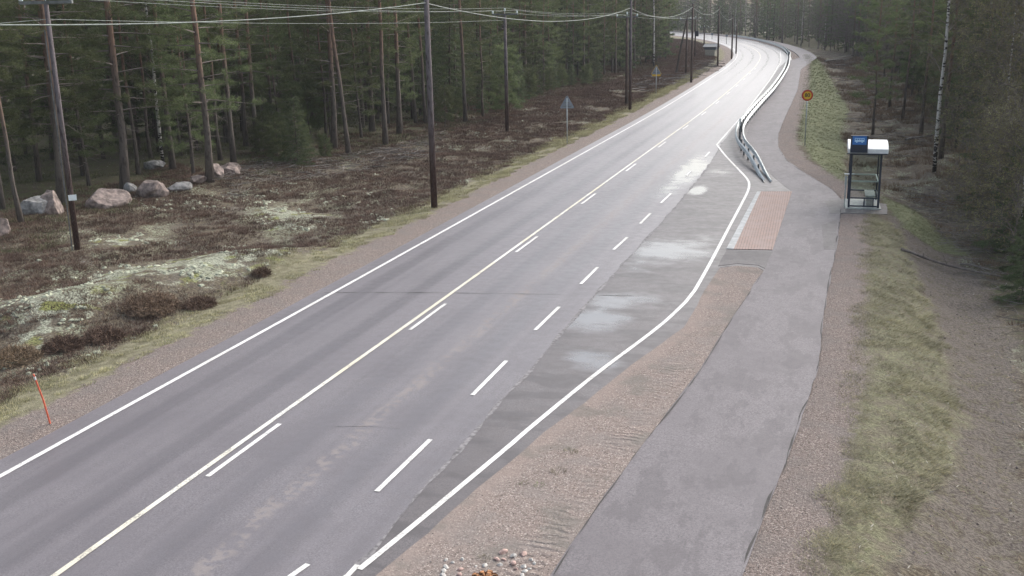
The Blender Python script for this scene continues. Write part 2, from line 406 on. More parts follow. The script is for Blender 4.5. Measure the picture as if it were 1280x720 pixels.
def bark_mat(name, low, high, z0, z1):
    t = NT(name)
    o = t.obj(); z = t.n('SeparateXYZ'); t.L(o, z.inputs[0])
    n = t.noise(7, 5, t.scl(o, (1.6, 1.6, .35))); n2 = t.noise(30, 3, t.scl(o, (1, 1, .4)))
    c = t.mix(t.ramp(t.math('ADD', z.outputs[2], t.math('MULTIPLY', n, 2.5)), z0, z1), low, high)
    c = t.mix(t.ramp(n, .5, .34, 0, .75), c, tuple(v * .4 for v in low))
    c = t.mix(t.ramp(n2, .55, .75, 0, .5), c, (.21, .19, .165))
    return t.done(c, .95, t.bump(n, .8, .03), .1)
def birch_mat():
    t = NT('birch_bark'); o = t.obj()
    n = t.noise(3.0, 4, t.scl(o, (1.2, 1.2, 2.6))); z = t.n('SeparateXYZ'); t.L(o, z.inputs[0])
    lo = t.ramp(z.outputs[2], 2.2, .2, 0, .14)
    c = t.mix(t.ramp(t.math('SUBTRACT', n, lo), .47, .42), (.5, .48, .45), (.045, .04, .038))
    return t.done(c, .8, None, .2)
def leaf_mat(name, a, b, tr=.0):
    t = NT(name)
    g = t.n('NewGeometry'); oi = t.n('ObjectInfo')
    r = g.outputs['Random Per Island']
    c = t.mix(r, a, b)
    big = t.noise(.9, 3, t.obj())
    c = t.mix(t.ramp(big, .4, .65, 0, .55), c, tuple(v * 1.45 for v in b))
    hsn = t.n('HueSaturation'); t.L(c, hsn.inputs['Color'])
    t.L(t.ramp(oi.outputs['Random'], 0, 1, .72, 1.25), hsn.inputs['Value']); t.L(t.ramp(oi.outputs['Random'], 0, 1, .485, .512), hsn.inputs['Hue'])
    m = t.done(hsn.outputs[0], .75, None, .25)
    if tr:
        tl = t.n('BsdfTranslucent'); t.L(hsn.outputs[0], tl.inputs[0]); mx = t.n('MixShader'); mx.inputs[0].default_value = tr
        t.L(t.b.outputs[0], mx.inputs[1]); t.L(tl.outputs[0], mx.inputs[2]); t.L(mx.outputs[0], t.out.inputs[0])
    return m

M_ground = ground_mat(); M_grav = island_mat()
M_road = asphalt('road_asphalt', (.150, .138, .147), (.124, .113, .122), 'road')
M_bay = asphalt('bay_asphalt', (.122, .110, .111), (.102, .091, .092), 'bay')
M_path = asphalt('path_asphalt', (.156, .143, .150), (.130, .119, .126), 'path')
M_patch = asphalt('patch_asphalt', (.125, .117, .118), (.105, .098, .1), 'path')
M_white = paint_mat('white_road_paint', ((.72, .71, .7), (.64, .63, .6)), .45)
M_cen = paint_mat('yellow_white_road_paint', ((.68, .67, .62), (.62, .58, .46)), .5)
M_seal = simple('seam_grit', (.20, .19, .195), .8, .25, 8)
M_black = simple('crack_dark', (.06, .056, .054), .9)
M_pine = bark_mat('pine_bark', (.125, .108, .096), (.215, .140, .105), 4.5, 9.5)
M_sprb = bark_mat('spruce_bark', (.085, .075, .066), (.1, .085, .07), 0, 9)
M_birch = birch_mat()
M_need = leaf_mat('pine_needles', (.075, .095, .043), (.125, .150, .070), .4)
M_snee = leaf_mat('spruce_needles', (.056, .078, .042), (.100, .124, .062), .4)
M_bud = leaf_mat('birch_buds', (.14, .13, .06), (.22, .20, .095))
M_twig = simple('twig_bark', (.165, .142, .128), .95, .2, 3)
M_dead = simple('dead_branch', (.19, .175, .16), .95, .2, 3)
M_heat = leaf_mat('heather_stems', (.092, .062, .044), (.20, .142, .10))
M_lich = leaf_mat('reindeer_lichen', (.20, .205, .155), (.38, .40, .30))
M_gra = leaf_mat('verge_grass', (.20, .185, .12), (.36, .33, .21))
M_grl = leaf_mat('pale_grass', (.22, .20, .115), (.36, .33, .21))
M_grg = leaf_mat('green_grass', (.15, .165, .085), (.23, .245, .13))
M_rockp = simple('pink_granite', (.26, .21, .19), .9, .28, 4, bump=.6)
M_rockg = simple('grey_granite', (.27, .265, .26), .9, .28, 4, bump=.6)
M_rockw = simple('pale_stone', (.5, .48, .45), .85, .15, 12)
M_rockr = simple('rosy_stone', (.47, .33, .29), .85, .15, 12)
M_pole = bark_mat('weathered_pole_wood', (.07, .045, .04), (.125, .11, .115), 2.5, 6.5)
M_polb = simple('tarred_pole_wood', (.085, .06, .05), .85, .2, 2.5, bump=.3)
M_galv = simple('galvanised_steel', (.42, .46, .47), .5, .1, 3, metal=.6, spec=.5)
M_post = simple('steel_post', (.17, .18, .18), .55, .2, 3, metal=.4)
M_wire = simple('cable_insulation', (.20, .23, .21), .7)
M_ins = simple('glass_insulator', (.62, .7, .68), .25, .05)
M_conc = simple('concrete', (.34, .33, .32), .9, .12, 5, bump=.2)
M_signb = simple('sign_back_grey', (.24, .27, .31), .5, .08, 3, metal=.3)
M_yel = simple('sign_yellow', (.75, .47, .03), .5, .05)
M_red = simple('sign_red', (.55, .05, .03), .5, .05)
M_blk = simple('sign_black', (.02, .02, .02), .5, .05)
M_orange = simple('orange_red_plastic', (.78, .17, .10), .5, .1)
M_navy = simple('navy_paint', (.018, .028, .05), .4, .1)
M_blue = simple('sign_blue', (.03, .17, .5), .4, .05)
M_wsign = simple('sign_white', (.75, .8, .82), .4, .05)
M_roofw = simple('white_roof_sheet', (.78, .80, .80), .4, .04)
M_stump = simple('weathered_stump', (.26, .12, .05), .9, .5, 9, bump=.8)

# ------------------------------------------------------------------ terrain
def axis(pts):
    out = [pts[0][0]]
    for (a, s), (b, _) in zip(pts[:-1], pts[1:]):
        n = max(1, round((b - a) / s)); out += list(np.linspace(a, b, n + 1)[1:])
    return np.array(out)
xs = axis([(-3000, 700), (-900, 150), (-300, 30), (-120, 6), (-62, 1.2), (-45, .45), (-15, .8), (-3, .3), (9, .8), (30, 5), (80, 40), (300, 200), (900, 700), (3000, 1)])
ys = axis([(-400, 100), (-40, 8), (6, .33), (62, .7), (110, 1.3), (200, 2), (330, 8), (500, 50), (700, 100), (1500, 600), (4000, 1)])
GX, GY = np.meshgrid(xs, ys); gx, gy = GX.ravel(), GY.ravel()
gz = height(gx, gy)
dlv = sdist(gx, gy, LEDGE); drv = -sdist(gx, gy, REDGE)
under = np.clip(np.minimum(-dlv, -drv), 0, .5) * -.22       # dips under the paved sheets
gz = gz + under
nx, ny = len(xs), len(ys)
ii = (np.arange(ny - 1)[:, None] * nx + np.arange(nx - 1)[None]).ravel()
mb = MB(); mb.add(np.stack([gx, gy, gz], 1), Q=np.stack([ii, ii + 1, ii + nx + 1, ii + nx], 1))
ground = tag(mb.build('ground', M_ground, smooth=True), kind='structure')
def setattr_(o, name, v):
    a = o.data.attributes.new(name, 'FLOAT', 'POINT'); a.data.foreach_set('value', np.asarray(v, np.float32))
def soft(P, w, x=None, y=None):
    return np.clip(.5 + pdist(gx if x is None else x, gy if y is None else y, P) / w, 0, 1)
dtl = sdist(gx, gy, TREEL); dtr = -sdist(gx, gy, TREER)
setattr_(ground, 'dl', np.clip(dlv, -30, 60)); setattr_(ground, 'dr', np.clip(drv, -30, 60))
setattr_(ground, 'green', np.maximum(soft(GREEN, 1.2), .9 * soft(GREEN2, 1.0))); setattr_(ground, 'dirt', soft(DIRT, 1.2))
setattr_(ground, 'grassr', soft(GRASS_R, 1.8)); setattr_(ground, 'lichen', np.maximum.reduce([soft(LICH, 3.0), .93 * soft(LICH2, 2.5), .93 * soft(LICH3, 2)]))
setattr_(ground, 'forest', np.maximum(np.clip(.5 + dtl / 5, 0, 1), np.clip(.4 + dtr / 4, 0, 1)))

# ------------------------------------------------------------------ paved surfaces
def strip(name, L, offsets, z, mat, attrs=True):
    L = np.array(L); T = np.gradient(L, axis=0); T /= np.linalg.norm(T, axis=1)[:, None]; N = np.stack([-T[:, 1], T[:, 0]], 1)
    k = len(offsets); P = L[:, None] + N[:, None] * np.array(offsets)[None, :, None]
    V = np.concatenate([P, np.full((len(L), k, 1), z)], 2).reshape(-1, 3)
    i = (np.arange(len(L) - 1)[:, None] * k + np.arange(k - 1)[None]).ravel()
    m = MB(); m.add(V, Q=np.stack([i, i + k, i + k + 1, i + 1], 1)[:, ::-1])
    # down-turned edges
    for e in (0, k - 1):
        a = V.reshape(len(L), k, 3)[:, e]; b = a - [0, 0, .12]; n = len(L); j = np.arange(n - 1)
        m.add(np.vstack([a, b]), Q=np.stack([j, j + 1, j + 1 + n, j + n], 1))
    o = m.build(name, mat)
    s = np.concatenate([[0], np.cumsum(np.linalg.norm(np.diff(L, axis=0), axis=1))])
    if attrs:
        u = np.tile(4.45 - np.array(offsets), (len(L), 1)).ravel(); v = np.repeat(L[0][1] + s, k)
        ex = len(o.data.vertices) - len(u)
        setattr_(o, 'u', np.concatenate([u, np.full(ex, 0)])); setattr_(o, 'v', np.concatenate([v, np.full(ex, 0)]))
    return o, V
def ragged(P, amp=.03, step=.35, seed=1):
    P = np.array(list(P) + [P[0]]); out = []
    for i in range(len(P) - 1):
        n = max(1, int(np.linalg.norm(P[i + 1] - P[i]) / step))
        for k in range(n): out.append(P[i] + (P[i + 1] - P[i]) * k / n)
    out = np.array(out)
    return out + (np.stack([fbm(out[:, 0], out[:, 1], .9, seed), fbm(out[:, 0], out[:, 1], .9, seed + 5)], 1) - .5) * 2 * amp
def sheet(name, P, z, mat, depth=.1):
    P = [tuple(p) for p in P]; n = len(P)
    tri = tessellate_polygon([[Vector((p[0], p[1], 0)) for p in P]])
    V = np.array([(p[0], p[1], z) for p in P]); m = MB()
    T = []
    for a, b, c in tri:
        cr = (V[b] - V[a])[0] * (V[c] - V[a])[1] - (V[b] - V[a])[1] * (V[c] - V[a])[0]
        T.append((a, b, c) if cr > 0 else (a, c, b))
    m.add(V, T=T)
    j = np.arange(n); m.add(np.vstack([V, V - [0, 0, depth]]), Q=np.stack([j, (j + 1) % n, (j + 1) % n + n, j + n], 1))
    return m.build(name, mat)
def gridsheet(name, P, z, mat, step=.5, ragamp=.0):
    """sheet with an inner grid so that per-vertex values can be stored"""
    from mathutils.geometry import delaunay_2d_cdt
    P = ragged(P, ragamp, .4) if ragamp else np.array(P)
    x0, y0 = P.min(0); x1, y1 = P.max(0)
    X, Y = np.meshgrid(np.arange(x0, x1, step), np.arange(y0, y1, step)); X, Y = X.ravel(), Y.ravel()
    k = pdist(X, Y, [tuple(p) for p in P]) > step * .4; pts = [Vector(p) for p in P] + [Vector((a, b)) for a, b in zip(X[k], Y[k])]
    n = len(P)
    v, e, f, *_ = delaunay_2d_cdt(pts, [(i, (i + 1) % n) for i in range(n)], [list(range(n))], 1, 1e-4)
    V = np.array([(q[0], q[1], z) for q in v]); T = []
    for t in f:
        a, b, c = t[:3]; cr = (V[b] - V[a])[0] * (V[c] - V[a])[1] - (V[b] - V[a])[1] * (V[c] - V[a])[0]
        T.append((a, b, c) if cr > 0 else (a, c, b))
    m = MB(); m.add(V, T=T)
    PV = np.array([(p[0], p[1], z) for p in P]); j = np.arange(n); m.add(np.vstack([PV, PV - [0, 0, .1]]), Q=np.stack([j, (j + 1) % n, (j + 1) % n + n, j + n], 1))
    o = m.build(name, mat); A = np.zeros((len(o.data.vertices), 3), np.float32); o.data.vertices.foreach_get('co', A.ravel()); return o, A
def blob(A, px, py, rx, ry, rot=0):
    c = G(px, py); dx, dy = A[:, 0] - c[0], A[:, 1] - c[1]; ca, sa = math.cos(rot), math.sin(rot)
    return np.exp(-(((dx * ca + dy * sa) / rx)**2 + ((-dx * sa + dy * ca) / ry)**2) * 1.2)

CEN_F = catmull(CEN, .8)
road, RV = strip('road', CEN_F, [4.45, 3.4, 2.3, 1.2, 0, -1.2, -2.4, -3.5, -4.3, -4.9], .004, M_road)
tag(road, kind='structure')
A = np.zeros((len(road.data.vertices), 3), np.float32); road.data.vertices.foreach_get('co', A.ravel())
wet = np.maximum.reduce([blob(A, 865, 213, 1.0, 9), .8 * blob(A, 840, 235, .9, 5), .0 * A[:, 0]])
setattr_(road, 'wet', wet)
# bus bay and the paved apron around the platform
BAY_L = GL([(430, 722), (448, 707), (460, 697), (510, 635), (545, 595), (590, 545), (627, 502), (662, 465), (690, 430), (720, 396), (752, 359), (777, 332), (800, 307), (830, 275), (860, 240), (877, 219), (893, 196), (903, 178)])
RIM = GL([(925, 150), (950, 118), (966, 96), (974, 84)])
BAY = BAY_L + RIM + [(-9.9, 176), (-9.2, 172)] + GL([(989, 84), (988, 105), (975, 140), (960, 170), (975, 200), (1005, 230), (992, 242), (964, 320), (957, 338), (953, 341), (946, 337), (922, 335), (900, 338), (892, 348), (880, 367), (866, 394), (855, 412),
       (790, 459), (740, 499), (682, 542), (640, 580), (595, 614), (535, 670), (470, 722)]) + [(-7.7, 9.5), (-8.2, 5), (-8.6, 5)]
bay, A = gridsheet('bus_bay_asphalt', BAY, .008, M_bay, .6, .035)
tag(bay, kind='structure')
wet = np.maximum.reduce([1.3 * blob(A, 871, 238, .55, 1.6), .95 * blob(A, 745, 400, 1.3, 1.6), .75 * blob(A, 770, 375, 2.0, 1.6), .9 * blob(A, 740, 450, 1.0, 1.1), .9 * blob(A, 835, 313, 2.2, 2.6), .6 * blob(A, 880, 300, 1.0, 2), .5 * blob(A, 800, 330, 1.5, 3), .6 * blob(A, 900, 215, 1.2, 2.5)])
setattr_(bay, 'wet', wet)
PATHL = [(-5.2, -40), (-4.8, 8)] + ISL_R[::-1] + GL([(954, 339), (962, 320), (990, 240), (972, 226), (950, 205), (938, 188), (932, 172), (938, 155), (955, 130), (970, 108), (980, 90), (987, 76)])
PATH = PATHL + [tuple(p) for p in offs(CEN, -6.2) if p[1] > 178] + [tuple(p) for p in offs(CEN, -8.9) if p[1] > 178][::-1] + PATHR[::-1]
path = tag(sheet('path', ragged(PATH, .04), .014, M_path), kind='structure')
tag(sheet('pavement', ragged(GL([(966, 315), (908, 313), (898, 333), (922, 330), (947, 332), (956, 336)]), .03), .020, M_patch), kind='structure')
tag(sheet('asphalt_patch', ragged(GL([(1027, 282), (1046, 275), (1045, 312), (1030, 312)]), .03), .019, M_patch), kind='structure')
tag(sheet('shelter_apron', ragged([(-.6, 47.2), (-.2, 47.3), (1.75, 47.5), (1.8, 49.9), (.1, 51.0), (-.9, 50.2)], .06), .018, M_patch), kind='structure')
isl, A = gridsheet('gravel_island', ISLAND, .022, M_grav, .35, .04)
tag(isl, kind='structure')
TRK = [(-5.6, 8)] + GL([(655, 720), (700, 655), (745, 590), (790, 540), (820, 500), (850, 455)])
setattr_(isl, 'track', sstep(np.abs(sdist(A[:, 0], A[:, 1], TRK)), .42, .12) * (.35 + .65 * sstep(fbm(A[:, 0], A[:, 1], 1.6, 12, 2), .3, .6)))
setattr_(isl, 'edge', np.clip(-sdist(A[:, 0], A[:, 1], ISL_L) / 1.0, 0, 1))
# brick platform and its kerb
def mat_brick():
    t = NT('red_paving_bricks')
    b = t.n('TexBrick', offset=.5); mp = t.n('Mapping'); mp.inputs['Rotation'].default_value = (0, 0, R(88)); t.L(t.pos(), mp.inputs[0]); t.L(mp.outputs[0], b.inputs['Vector'])
    b.inputs['Scale'].default_value = 2.0; b.inputs['Color1'].default_value = (.36, .26, .225, 1); b.inputs['Color2'].default_value = (.31, .235, .21, 1); b.inputs['Mortar'].default_value = (.17, .14, .125, 1)
    b.inputs['Mortar Size'].default_value = .02; b.inputs['Brick Width'].default_value = .42; b.inputs['Row Height'].default_value = .21
    n = t.noise(1.5, 5); c = t.mix(t.ramp(n, .4, .65, 0, .45), b.outputs[0], (.33, .27, .25))
    return t.done(c, .85, None, .3)
BR = [np.array(G(*p)) for p in [(951, 240), (990, 240), (965.5, 313), (917, 312)]]
KB = [np.array(G(*p)) for p in [(946.5, 240), (951, 240), (917, 312), (908, 311.5)]]
plat = sheet('brick_platform', BR, .030, mat_brick()); tag(plat, kind='structure')
t = NT('kerb_concrete'); n = t.noise(3, 4); M_kerb = t.done(t.mix(t.ramp(n, .35, .65), (.34, .35, .35), (.46, .47, .47)), .85, None, .3)
kl = sheet('kerb', KB, .036, M_kerb); tag(kl, kind='structure')
# seam grit, joints
def line_obj(name, L, w, z, mat, jitter=0, step=1.0, kind='structure'):
    L = catmull(L, step) if len(L) > 2 else np.array([np.array(L[0]) + (np.array(L[1]) - np.array(L[0])) * k / 8 for k in range(9)])
    T = np.gradient(L, axis=0); T /= np.linalg.norm(T, axis=1)[:, None]; N = np.stack([-T[:, 1], T[:, 0]], 1)
    if jitter:
        L = L + N * ((fbm(L[:, 0], L[:, 1], 1.1, 4) - .5) * 2 * jitter)[:, None]
    ww = w * (np.ones(len(L)) if not jitter else np.clip(3.6 * fbm(L[:, 0] * 2, L[:, 1] * 2, 1.1, 8) - 1.2, .0, 1.6))
    a = L + N * ww[:, None] / 2; b = L - N * ww[:, None] / 2; n = len(L); j = np.arange(n - 1)
    m = MB(); zc = np.full((n, 1), z); m.add(np.vstack([np.hstack([a, zc]), np.hstack([b, zc])]), Q=np.stack([j, j + n, j + n + 1, j + 1], 1))
    return tag(m.build(name, mat), kind=kind)
line_obj('seam', BAY_L[1:], .11, .013, M_seal, .05, .4)
line_obj('crack', [(a - .02, b) for a, b in PATHR if 12 < b < 75], .035, .019, M_black, .05, .3)
line_obj('crack', GL([(953, 342), (940, 362), (910, 407), (875, 464), (815, 542), (780, 589), (740, 644), (692, 720)]), .03, .027, M_black, .03, .4)
line_obj('crack', GL([(900, 335.5), (922, 332.5), (946, 334.5), (954, 339)]), .05, .027, M_black, .02, .3)
line_obj('joint', [G(405, 366), G(560, 366.5), G(790, 370)], .035, .0125, M_black, .02, .4)
line_obj('joint', [G(418, 534), G(460, 533), G(500, 536)], .02, .0125, M_seal, .02, .3)
# painted lines
def pl(name, L, w, mat=M_white, z=.0165): return line_obj(name, L, w, z, mat, 0, .8)
pl('edge_line', offs(CEN, 3.83 )[::1], .13)
pl('centre_line', CEN, .12, M_cen)
for k in range(-1, 14):
    y0 = G(250, 595)[1] + 10.2 * k; y0 += 0.0
    def on(y, d=-.28):
        i = int(np.argmin(np.abs(CEN_F[:, 1] - y))); T = CEN_F[i + 1] - CEN_F[i - 1]; T /= np.linalg.norm(T); return (CEN_F[i][0] + T[1] * -d, y)
    pl('centre_dash', [on(y0), on(y0 + 2.85)], .11)
for a, b in [((362, 722), (385, 706)), ((471, 615), (538, 550)), ((590.5, 494.5), (633, 451.5)), ((669, 413), (699, 384)), ((726, 355.5), (747, 334.5)), ((767, 312.5), (784, 297)), ((800, 280), (813, 267)), ((826, 254), (839, 242)), ((858, 220), (864, 214)), ((881, 197), (887, 190))]:
    pl('bay_dash', [G(*a), G(*b)], .11)
pl('edge_line', [(-9.8, 3), (-9.35, 8)] + [G(435, 720), G(447, 707)], .10)
BL = GL([(449, 712.5), (520, 655), (640, 555), (657, 540), (740, 472), (815, 415.5), (840, 394.5), (857, 378), (868, 364), (890, 325), (910, 287), (927, 255), (934.5, 240), (936.5, 231), (934, 224), (925, 214), (907, 195), (896, 181)])
pl('edge_line', BL, .12)
pl('edge_line', GL([(896, 181), (917, 157), (933, 139), (951, 115), (963, 99), (972, 84), (976, 76)]) + [tuple(p) for p in offs(CEN, -3.9) if p[1] > 200], .12)

# ------------------------------------------------------------------ tree kit
def unit(v): return v / (np.linalg.norm(v) + 1e-12)
def tufts(P, D, r, n, ln, w, rs):
    """n thin needles radiating from every point of P"""
    k = len(P); d = rs.normal(size=(k, n, 3)); d /= np.linalg.norm(d, axis=2)[..., None]
    d = d * .75 + D[:, None] * .75; d /= np.linalg.norm(d, axis=2)[..., None] + 1e-9
    s = rs.normal(size=(k, n, 3)); s = np.cross(d, s); s /= np.linalg.norm(s, axis=2)[..., None] + 1e-9
    L = ln * rs.uniform(.6, 1.25, (k, n, 1)); W = w * rs.uniform(.7, 1.3, (k, n, 1))
    c = P[:, None] + rs.normal(size=(k, n, 3)) * r
    V = np.stack([c - s * W / 2, c + s * W / 2, c + d * L], 2).reshape(-1, 3)
    return V, np.arange(len(V)).reshape(-1, 3)
def trunk_pts(h, lean, rs, n=9, wob=.05):
    z = np.linspace(-.35, h, n); x = np.cumsum(rs.normal(0, wob, n)); y = np.cumsum(rs.normal(0, wob, n)); x -= x[0]; y -= y[0]
    return np.stack([x + z * lean[0], y + z * lean[1], z], 1)
def interp(P, z): return np.array([np.interp(z, P[:, 2], P[:, 0]), np.interp(z, P[:, 2], P[:, 1]), z])
def proto(name, trunk, crown, tm, cm):
    e = bpy.data.objects.new(name, None); e.empty_display_size = .5
    t = trunk.build('trunk', tm, e, smooth=True, link=False); c = crown.build('crown', cm, e, link=False)
    return (e, t, c)
def make_pine(h, cb, r, seed, lod=0, spread=2.3, nbr=44, dead=9, lean=(0, 0)):
    rs = np.random.default_rng(seed); T = MB(); K = MB()
    P = trunk_pts(h, lean, rs); rr = r * (1 - .8 * np.clip(P[:, 2] / h, 0, 1)**1.15); rr[0] *= 1.5
    T.tube(P, rr, 8 if lod == 0 else 5)
    if lod == 0:
        for i in range(dead):
            z = rs.uniform(min(2, cb * .5), cb + 1); a = rs.uniform(0, 6.28); L = rs.uniform(.3, 1.5); b = interp(P, z)
            q = [b, b + np.array([math.cos(a), math.sin(a), rs.uniform(-.25, .15)]) * L * .5, b + np.array([math.cos(a + .3), math.sin(a + .3), rs.uniform(-.5, .1)]) * L]
            K.tube(q, [.022, .014, .005], 3, m=1, cap=False)
    for i in range(nbr):
        f = (i + rs.uniform(0, 1)) / nbr; z = cb + (h - cb) * f**1.1; a = i * 2.4 + rs.uniform(-.5, .5)
        L = spread * (math.sin(math.pi * (.22 + .78 * f))**.7) * rs.uniform(.6, 1.15); L = max(L, .4)
        b = interp(P, z); up = .05 + .45 * f + rs.uniform(-.15, .15); d = np.array([math.cos(a), math.sin(a), 0])
        s = np.linspace(0, 1, 5); Q = b + d * (L * s)[:, None] + np.array([0, 0, 1]) * (L * (up * s - .22 * s * s * (1 - f) + .12 * s**3))[:, None]
        K.tube(Q, np.linspace(.035, .008, 5) * (r / .16), 3, m=1, cap=False)
        nt = (12 if lod == 0 else 4)
        pts = []; dirs = []
        if z > 11: nt = max(2, nt // 3)
        for j in range(nt):
            u = rs.uniform(.35, 1); o = np.array([np.interp(u, s, Q[:, c]) for c in range(3)])
            td = unit(d * rs.uniform(.2, 1) + np.array([-d[1], d[0], 0]) * rs.uniform(-1, 1) + np.array([0, 0, rs.uniform(-.05, .5)]))
            tl = rs.uniform(.25, .75) * (1.1 - .3 * u)
            if lod == 0 and j % 2 == 0: K.tube([o, o + td * tl * .9], [.007, .004], 3, m=1, cap=False)
            for q in range(5 if lod == 0 else 3):
                pts.append(o + td * tl * (.25 + .75 * q / 4) + rs.normal(size=3) * .05); dirs.append(td * .6 + np.array([0, 0, .3]))
        V, F = tufts(np.array(pts), np.array(dirs), .05, 9 if lod == 0 else 6, .155 if lod == 0 else .34, .022 if lod == 0 else .09, rs)
        K.add(V, T=F)
    return proto('pine_tree', T, K, M_pine, [M_need, M_twig])
def make_spruce(h, cb, r, seed, lod=0, wide=.17, nbr=80):
    rs = np.random.default_rng(seed); T = MB(); K = MB()
    P = trunk_pts(h, (0, 0), rs, wob=.015); T.tube(P, r * (1 - .9 * np.clip(P[:, 2] / h, 0, 1)), 8 if lod == 0 else 5)
    for i in range(nbr):
        f = (i + rs.uniform(0, 1)) / nbr; z = cb + (h - cb - .15) * f; a = i * 2.4 + rs.uniform(-.4, .4)
        L = (.25 + (h - z) * wide) * rs.uniform(.65, 1.15) * (.55 + .45 * min(1, f * 6 + .3)); b = interp(P, z); d = np.array([math.cos(a), math.sin(a), 0]); sd_ = np.array([-d[1], d[0], 0])
        s = np.linspace(0, 1, 5); Q = b + d * (L * s)[:, None] + np.array([0, 0, 1]) * (L * (-.35 * s + .22 * s * s + .35 * f * s))[:, None]
        K.tube(Q, np.linspace(.025, .005, 5), 3, m=1, cap=False)
        nt = max(4, int(L * (9 if lod == 0 else 4))); pts = []; dirs = []
        for j in range(nt):
            u = rs.uniform(.15, 1); o = np.array([np.interp(u, s, Q[:, c]) for c in range(3)]); sg = rs.choice([-1, 1])
            td = unit(d * .7 + sd_ * sg * rs.uniform(.5, 1) + np.array([0, 0, -rs.uniform(.1, .5)])); tl = (.15 + .35 * L * (1 - u * .6)) * rs.uniform(.6, 1)
            for q in range(5 if lod == 0 else 3):
                pts.append(o + td * tl * q / 4); dirs.append(td + np.array([0, 0, -.25]))
        V, F = tufts(np.array(pts), np.array(dirs), .035, 6 if lod == 0 else 5, .17 if lod == 0 else .36, .03 if lod == 0 else .1, rs); K.add(V, T=F)
    return proto('spruce_tree', T, K, M_sprb, [M_snee, M_twig])
def make_birch(h, r, seed, cb=3, lod=0, buds=.3, lean=(0, 0), nbr=34, name='birch_tree', tm=None):
    rs = np.random.default_rng(seed); T = MB(); K = MB()
    P = trunk_pts(h, lean, rs, wob=.06); T.tube(P, r * (1 - .88 * np.clip(P[:, 2] / h, 0, 1)), 7)
    for i in range(nbr):
        f = (i + rs.uniform(0, 1)) / nbr; z = cb + (h - cb) * f; a = i * 2.4 + rs.uniform(-.6, .6); L = (h - z) * .22 + rs.uniform(.5, 1.3)
        b = interp(P, z); d = np.array([math.cos(a), math.sin(a), 0]); s = np.linspace(0, 1, 6); sg = rs.uniform(-.3, .3)
        Q = b + d * (L * s)[:, None] + np.array([-d[1], d[0], 0]) * (sg * L * s**2)[:, None] + np.array([0, 0, 1]) * (L * (.75 * s - .45 * s**2.2))[:, None]
        K.tube(Q, np.linspace(.024, .005, 6), 3, m=1, cap=False); pts = []; dirs = []
        for j in range(15 if lod == 0 else 8):
            u = rs.uniform(.2, 1); o = np.array([np.interp(u, s, Q[:, c]) for c in range(3)])
            td = unit(d * rs.uniform(0, 1) + rs.normal(size=3) * .7 + np.array([0, 0, .15])); tl = rs.uniform(.3, .95)
            q1 = o + td * tl * .5; q2 = q1 + (td + np.array([0, 0, -.35]) + rs.normal(size=3) * .2) * tl * .5
            K.tube([o, q1, q2], [.008, .006, .003] if lod == 0 else [.014, .012, .01], 3, m=1, cap=False)
            for _ in range(4 if lod == 0 else 0):
                o2 = o + td * tl * rs.uniform(.2, 1); t2 = unit(td + rs.normal(size=3) * .6) * rs.uniform(.15, .4)
                K.tube([o2, o2 + t2], [.005, .003], 3, m=1, cap=False)
                if rs.uniform() < buds * 3: pts.append(o2 + t2); dirs.append(t2)
        if pts:
            V, F = tufts(np.array(pts), np.array(dirs), .05, 5, .05, .035, rs); K.add(V, T=F)
    return proto(name, T, K, tm or M_birch, [M_bud, M_twig])
def place(pr, x, y, rz=0, sc_=1.0, label=None, cat='tree', group=None, name=None, tilt=(0, 0), z=None):
    e, t, c = pr
    n = e.copy(); n.name = name or e.name; C.objects.link(n); n.location = (x, y, hz(x, y) if z is None else z)
    n.rotation_euler = (tilt[0], tilt[1], rz); n.scale = (sc_,) * 3
    for ch in (t, c):
        k = ch.copy(); k.name = ch.name; C.objects.link(k); k.parent = n
    tag(n, label, cat, group); return n

PINE_T = [make_pine(21, 5.0, .17, 11, spread=2.8, nbr=66), make_pine(20, 7.0, .15, 12, nbr=50), make_pine(22, 3.6, .19, 13, spread=3.1, nbr=76), make_pine(19, 8, .13, 14, dead=14)]
PINE_M = [make_pine(15, 2.6, .10, 21, spread=2.1, nbr=66), make_pine(13, 1.6, .09, 22, spread=1.9, nbr=60)]
PINE_S = [make_pine(5.2, .8, .06, 31, spread=1.15, nbr=34, dead=2), make_pine(3.0, .3, .04, 32, spread=.85, nbr=26, dead=0)]
SPR = [make_spruce(16, 1.6, .13, 41, nbr=110), make_spruce(13, .9, .11, 42, nbr=100), make_spruce(18, 3.2, .15, 43, nbr=110), make_spruce(5, .2, .05, 44, wide=.26, nbr=60)]
BIR = [make_birch(17, .11, 51, 4.5, nbr=40), make_birch(14, .08, 52, 3.0, buds=.33, nbr=48), make_birch(8, .045, 53, 1.2, nbr=30)]
BRO = [make_birch(9, .05, 61, 1.0, buds=.33, nbr=44, name='alder_tree', tm=M_twig), make_birch(6, .04, 62, .6, buds=.33, nbr=40, name='alder_tree', tm=M_twig)]
PINE_F = [make_pine(20, 6, .16, 71, 1, 2.6, 40), make_pine(21, 8, .16, 72, 1, 2.4, 34)]
SPR_F = [make_spruce(17, 1.2, .14, 81, 1, nbr=70), make_spruce(14, .8, .12, 82, 1, nbr=60)]
BIR_F = [make_birch(16, .13, 91, 2.5, 1, nbr=44), make_birch(13, .1, 92, 1.5, 1, nbr=80, tm=M_twig)]

taken = []
def free(x, y, d):
    t = np.array(taken); return bool(((t[:, 0] - x)**2 + (t[:, 1] - y)**2 > d * d).all())
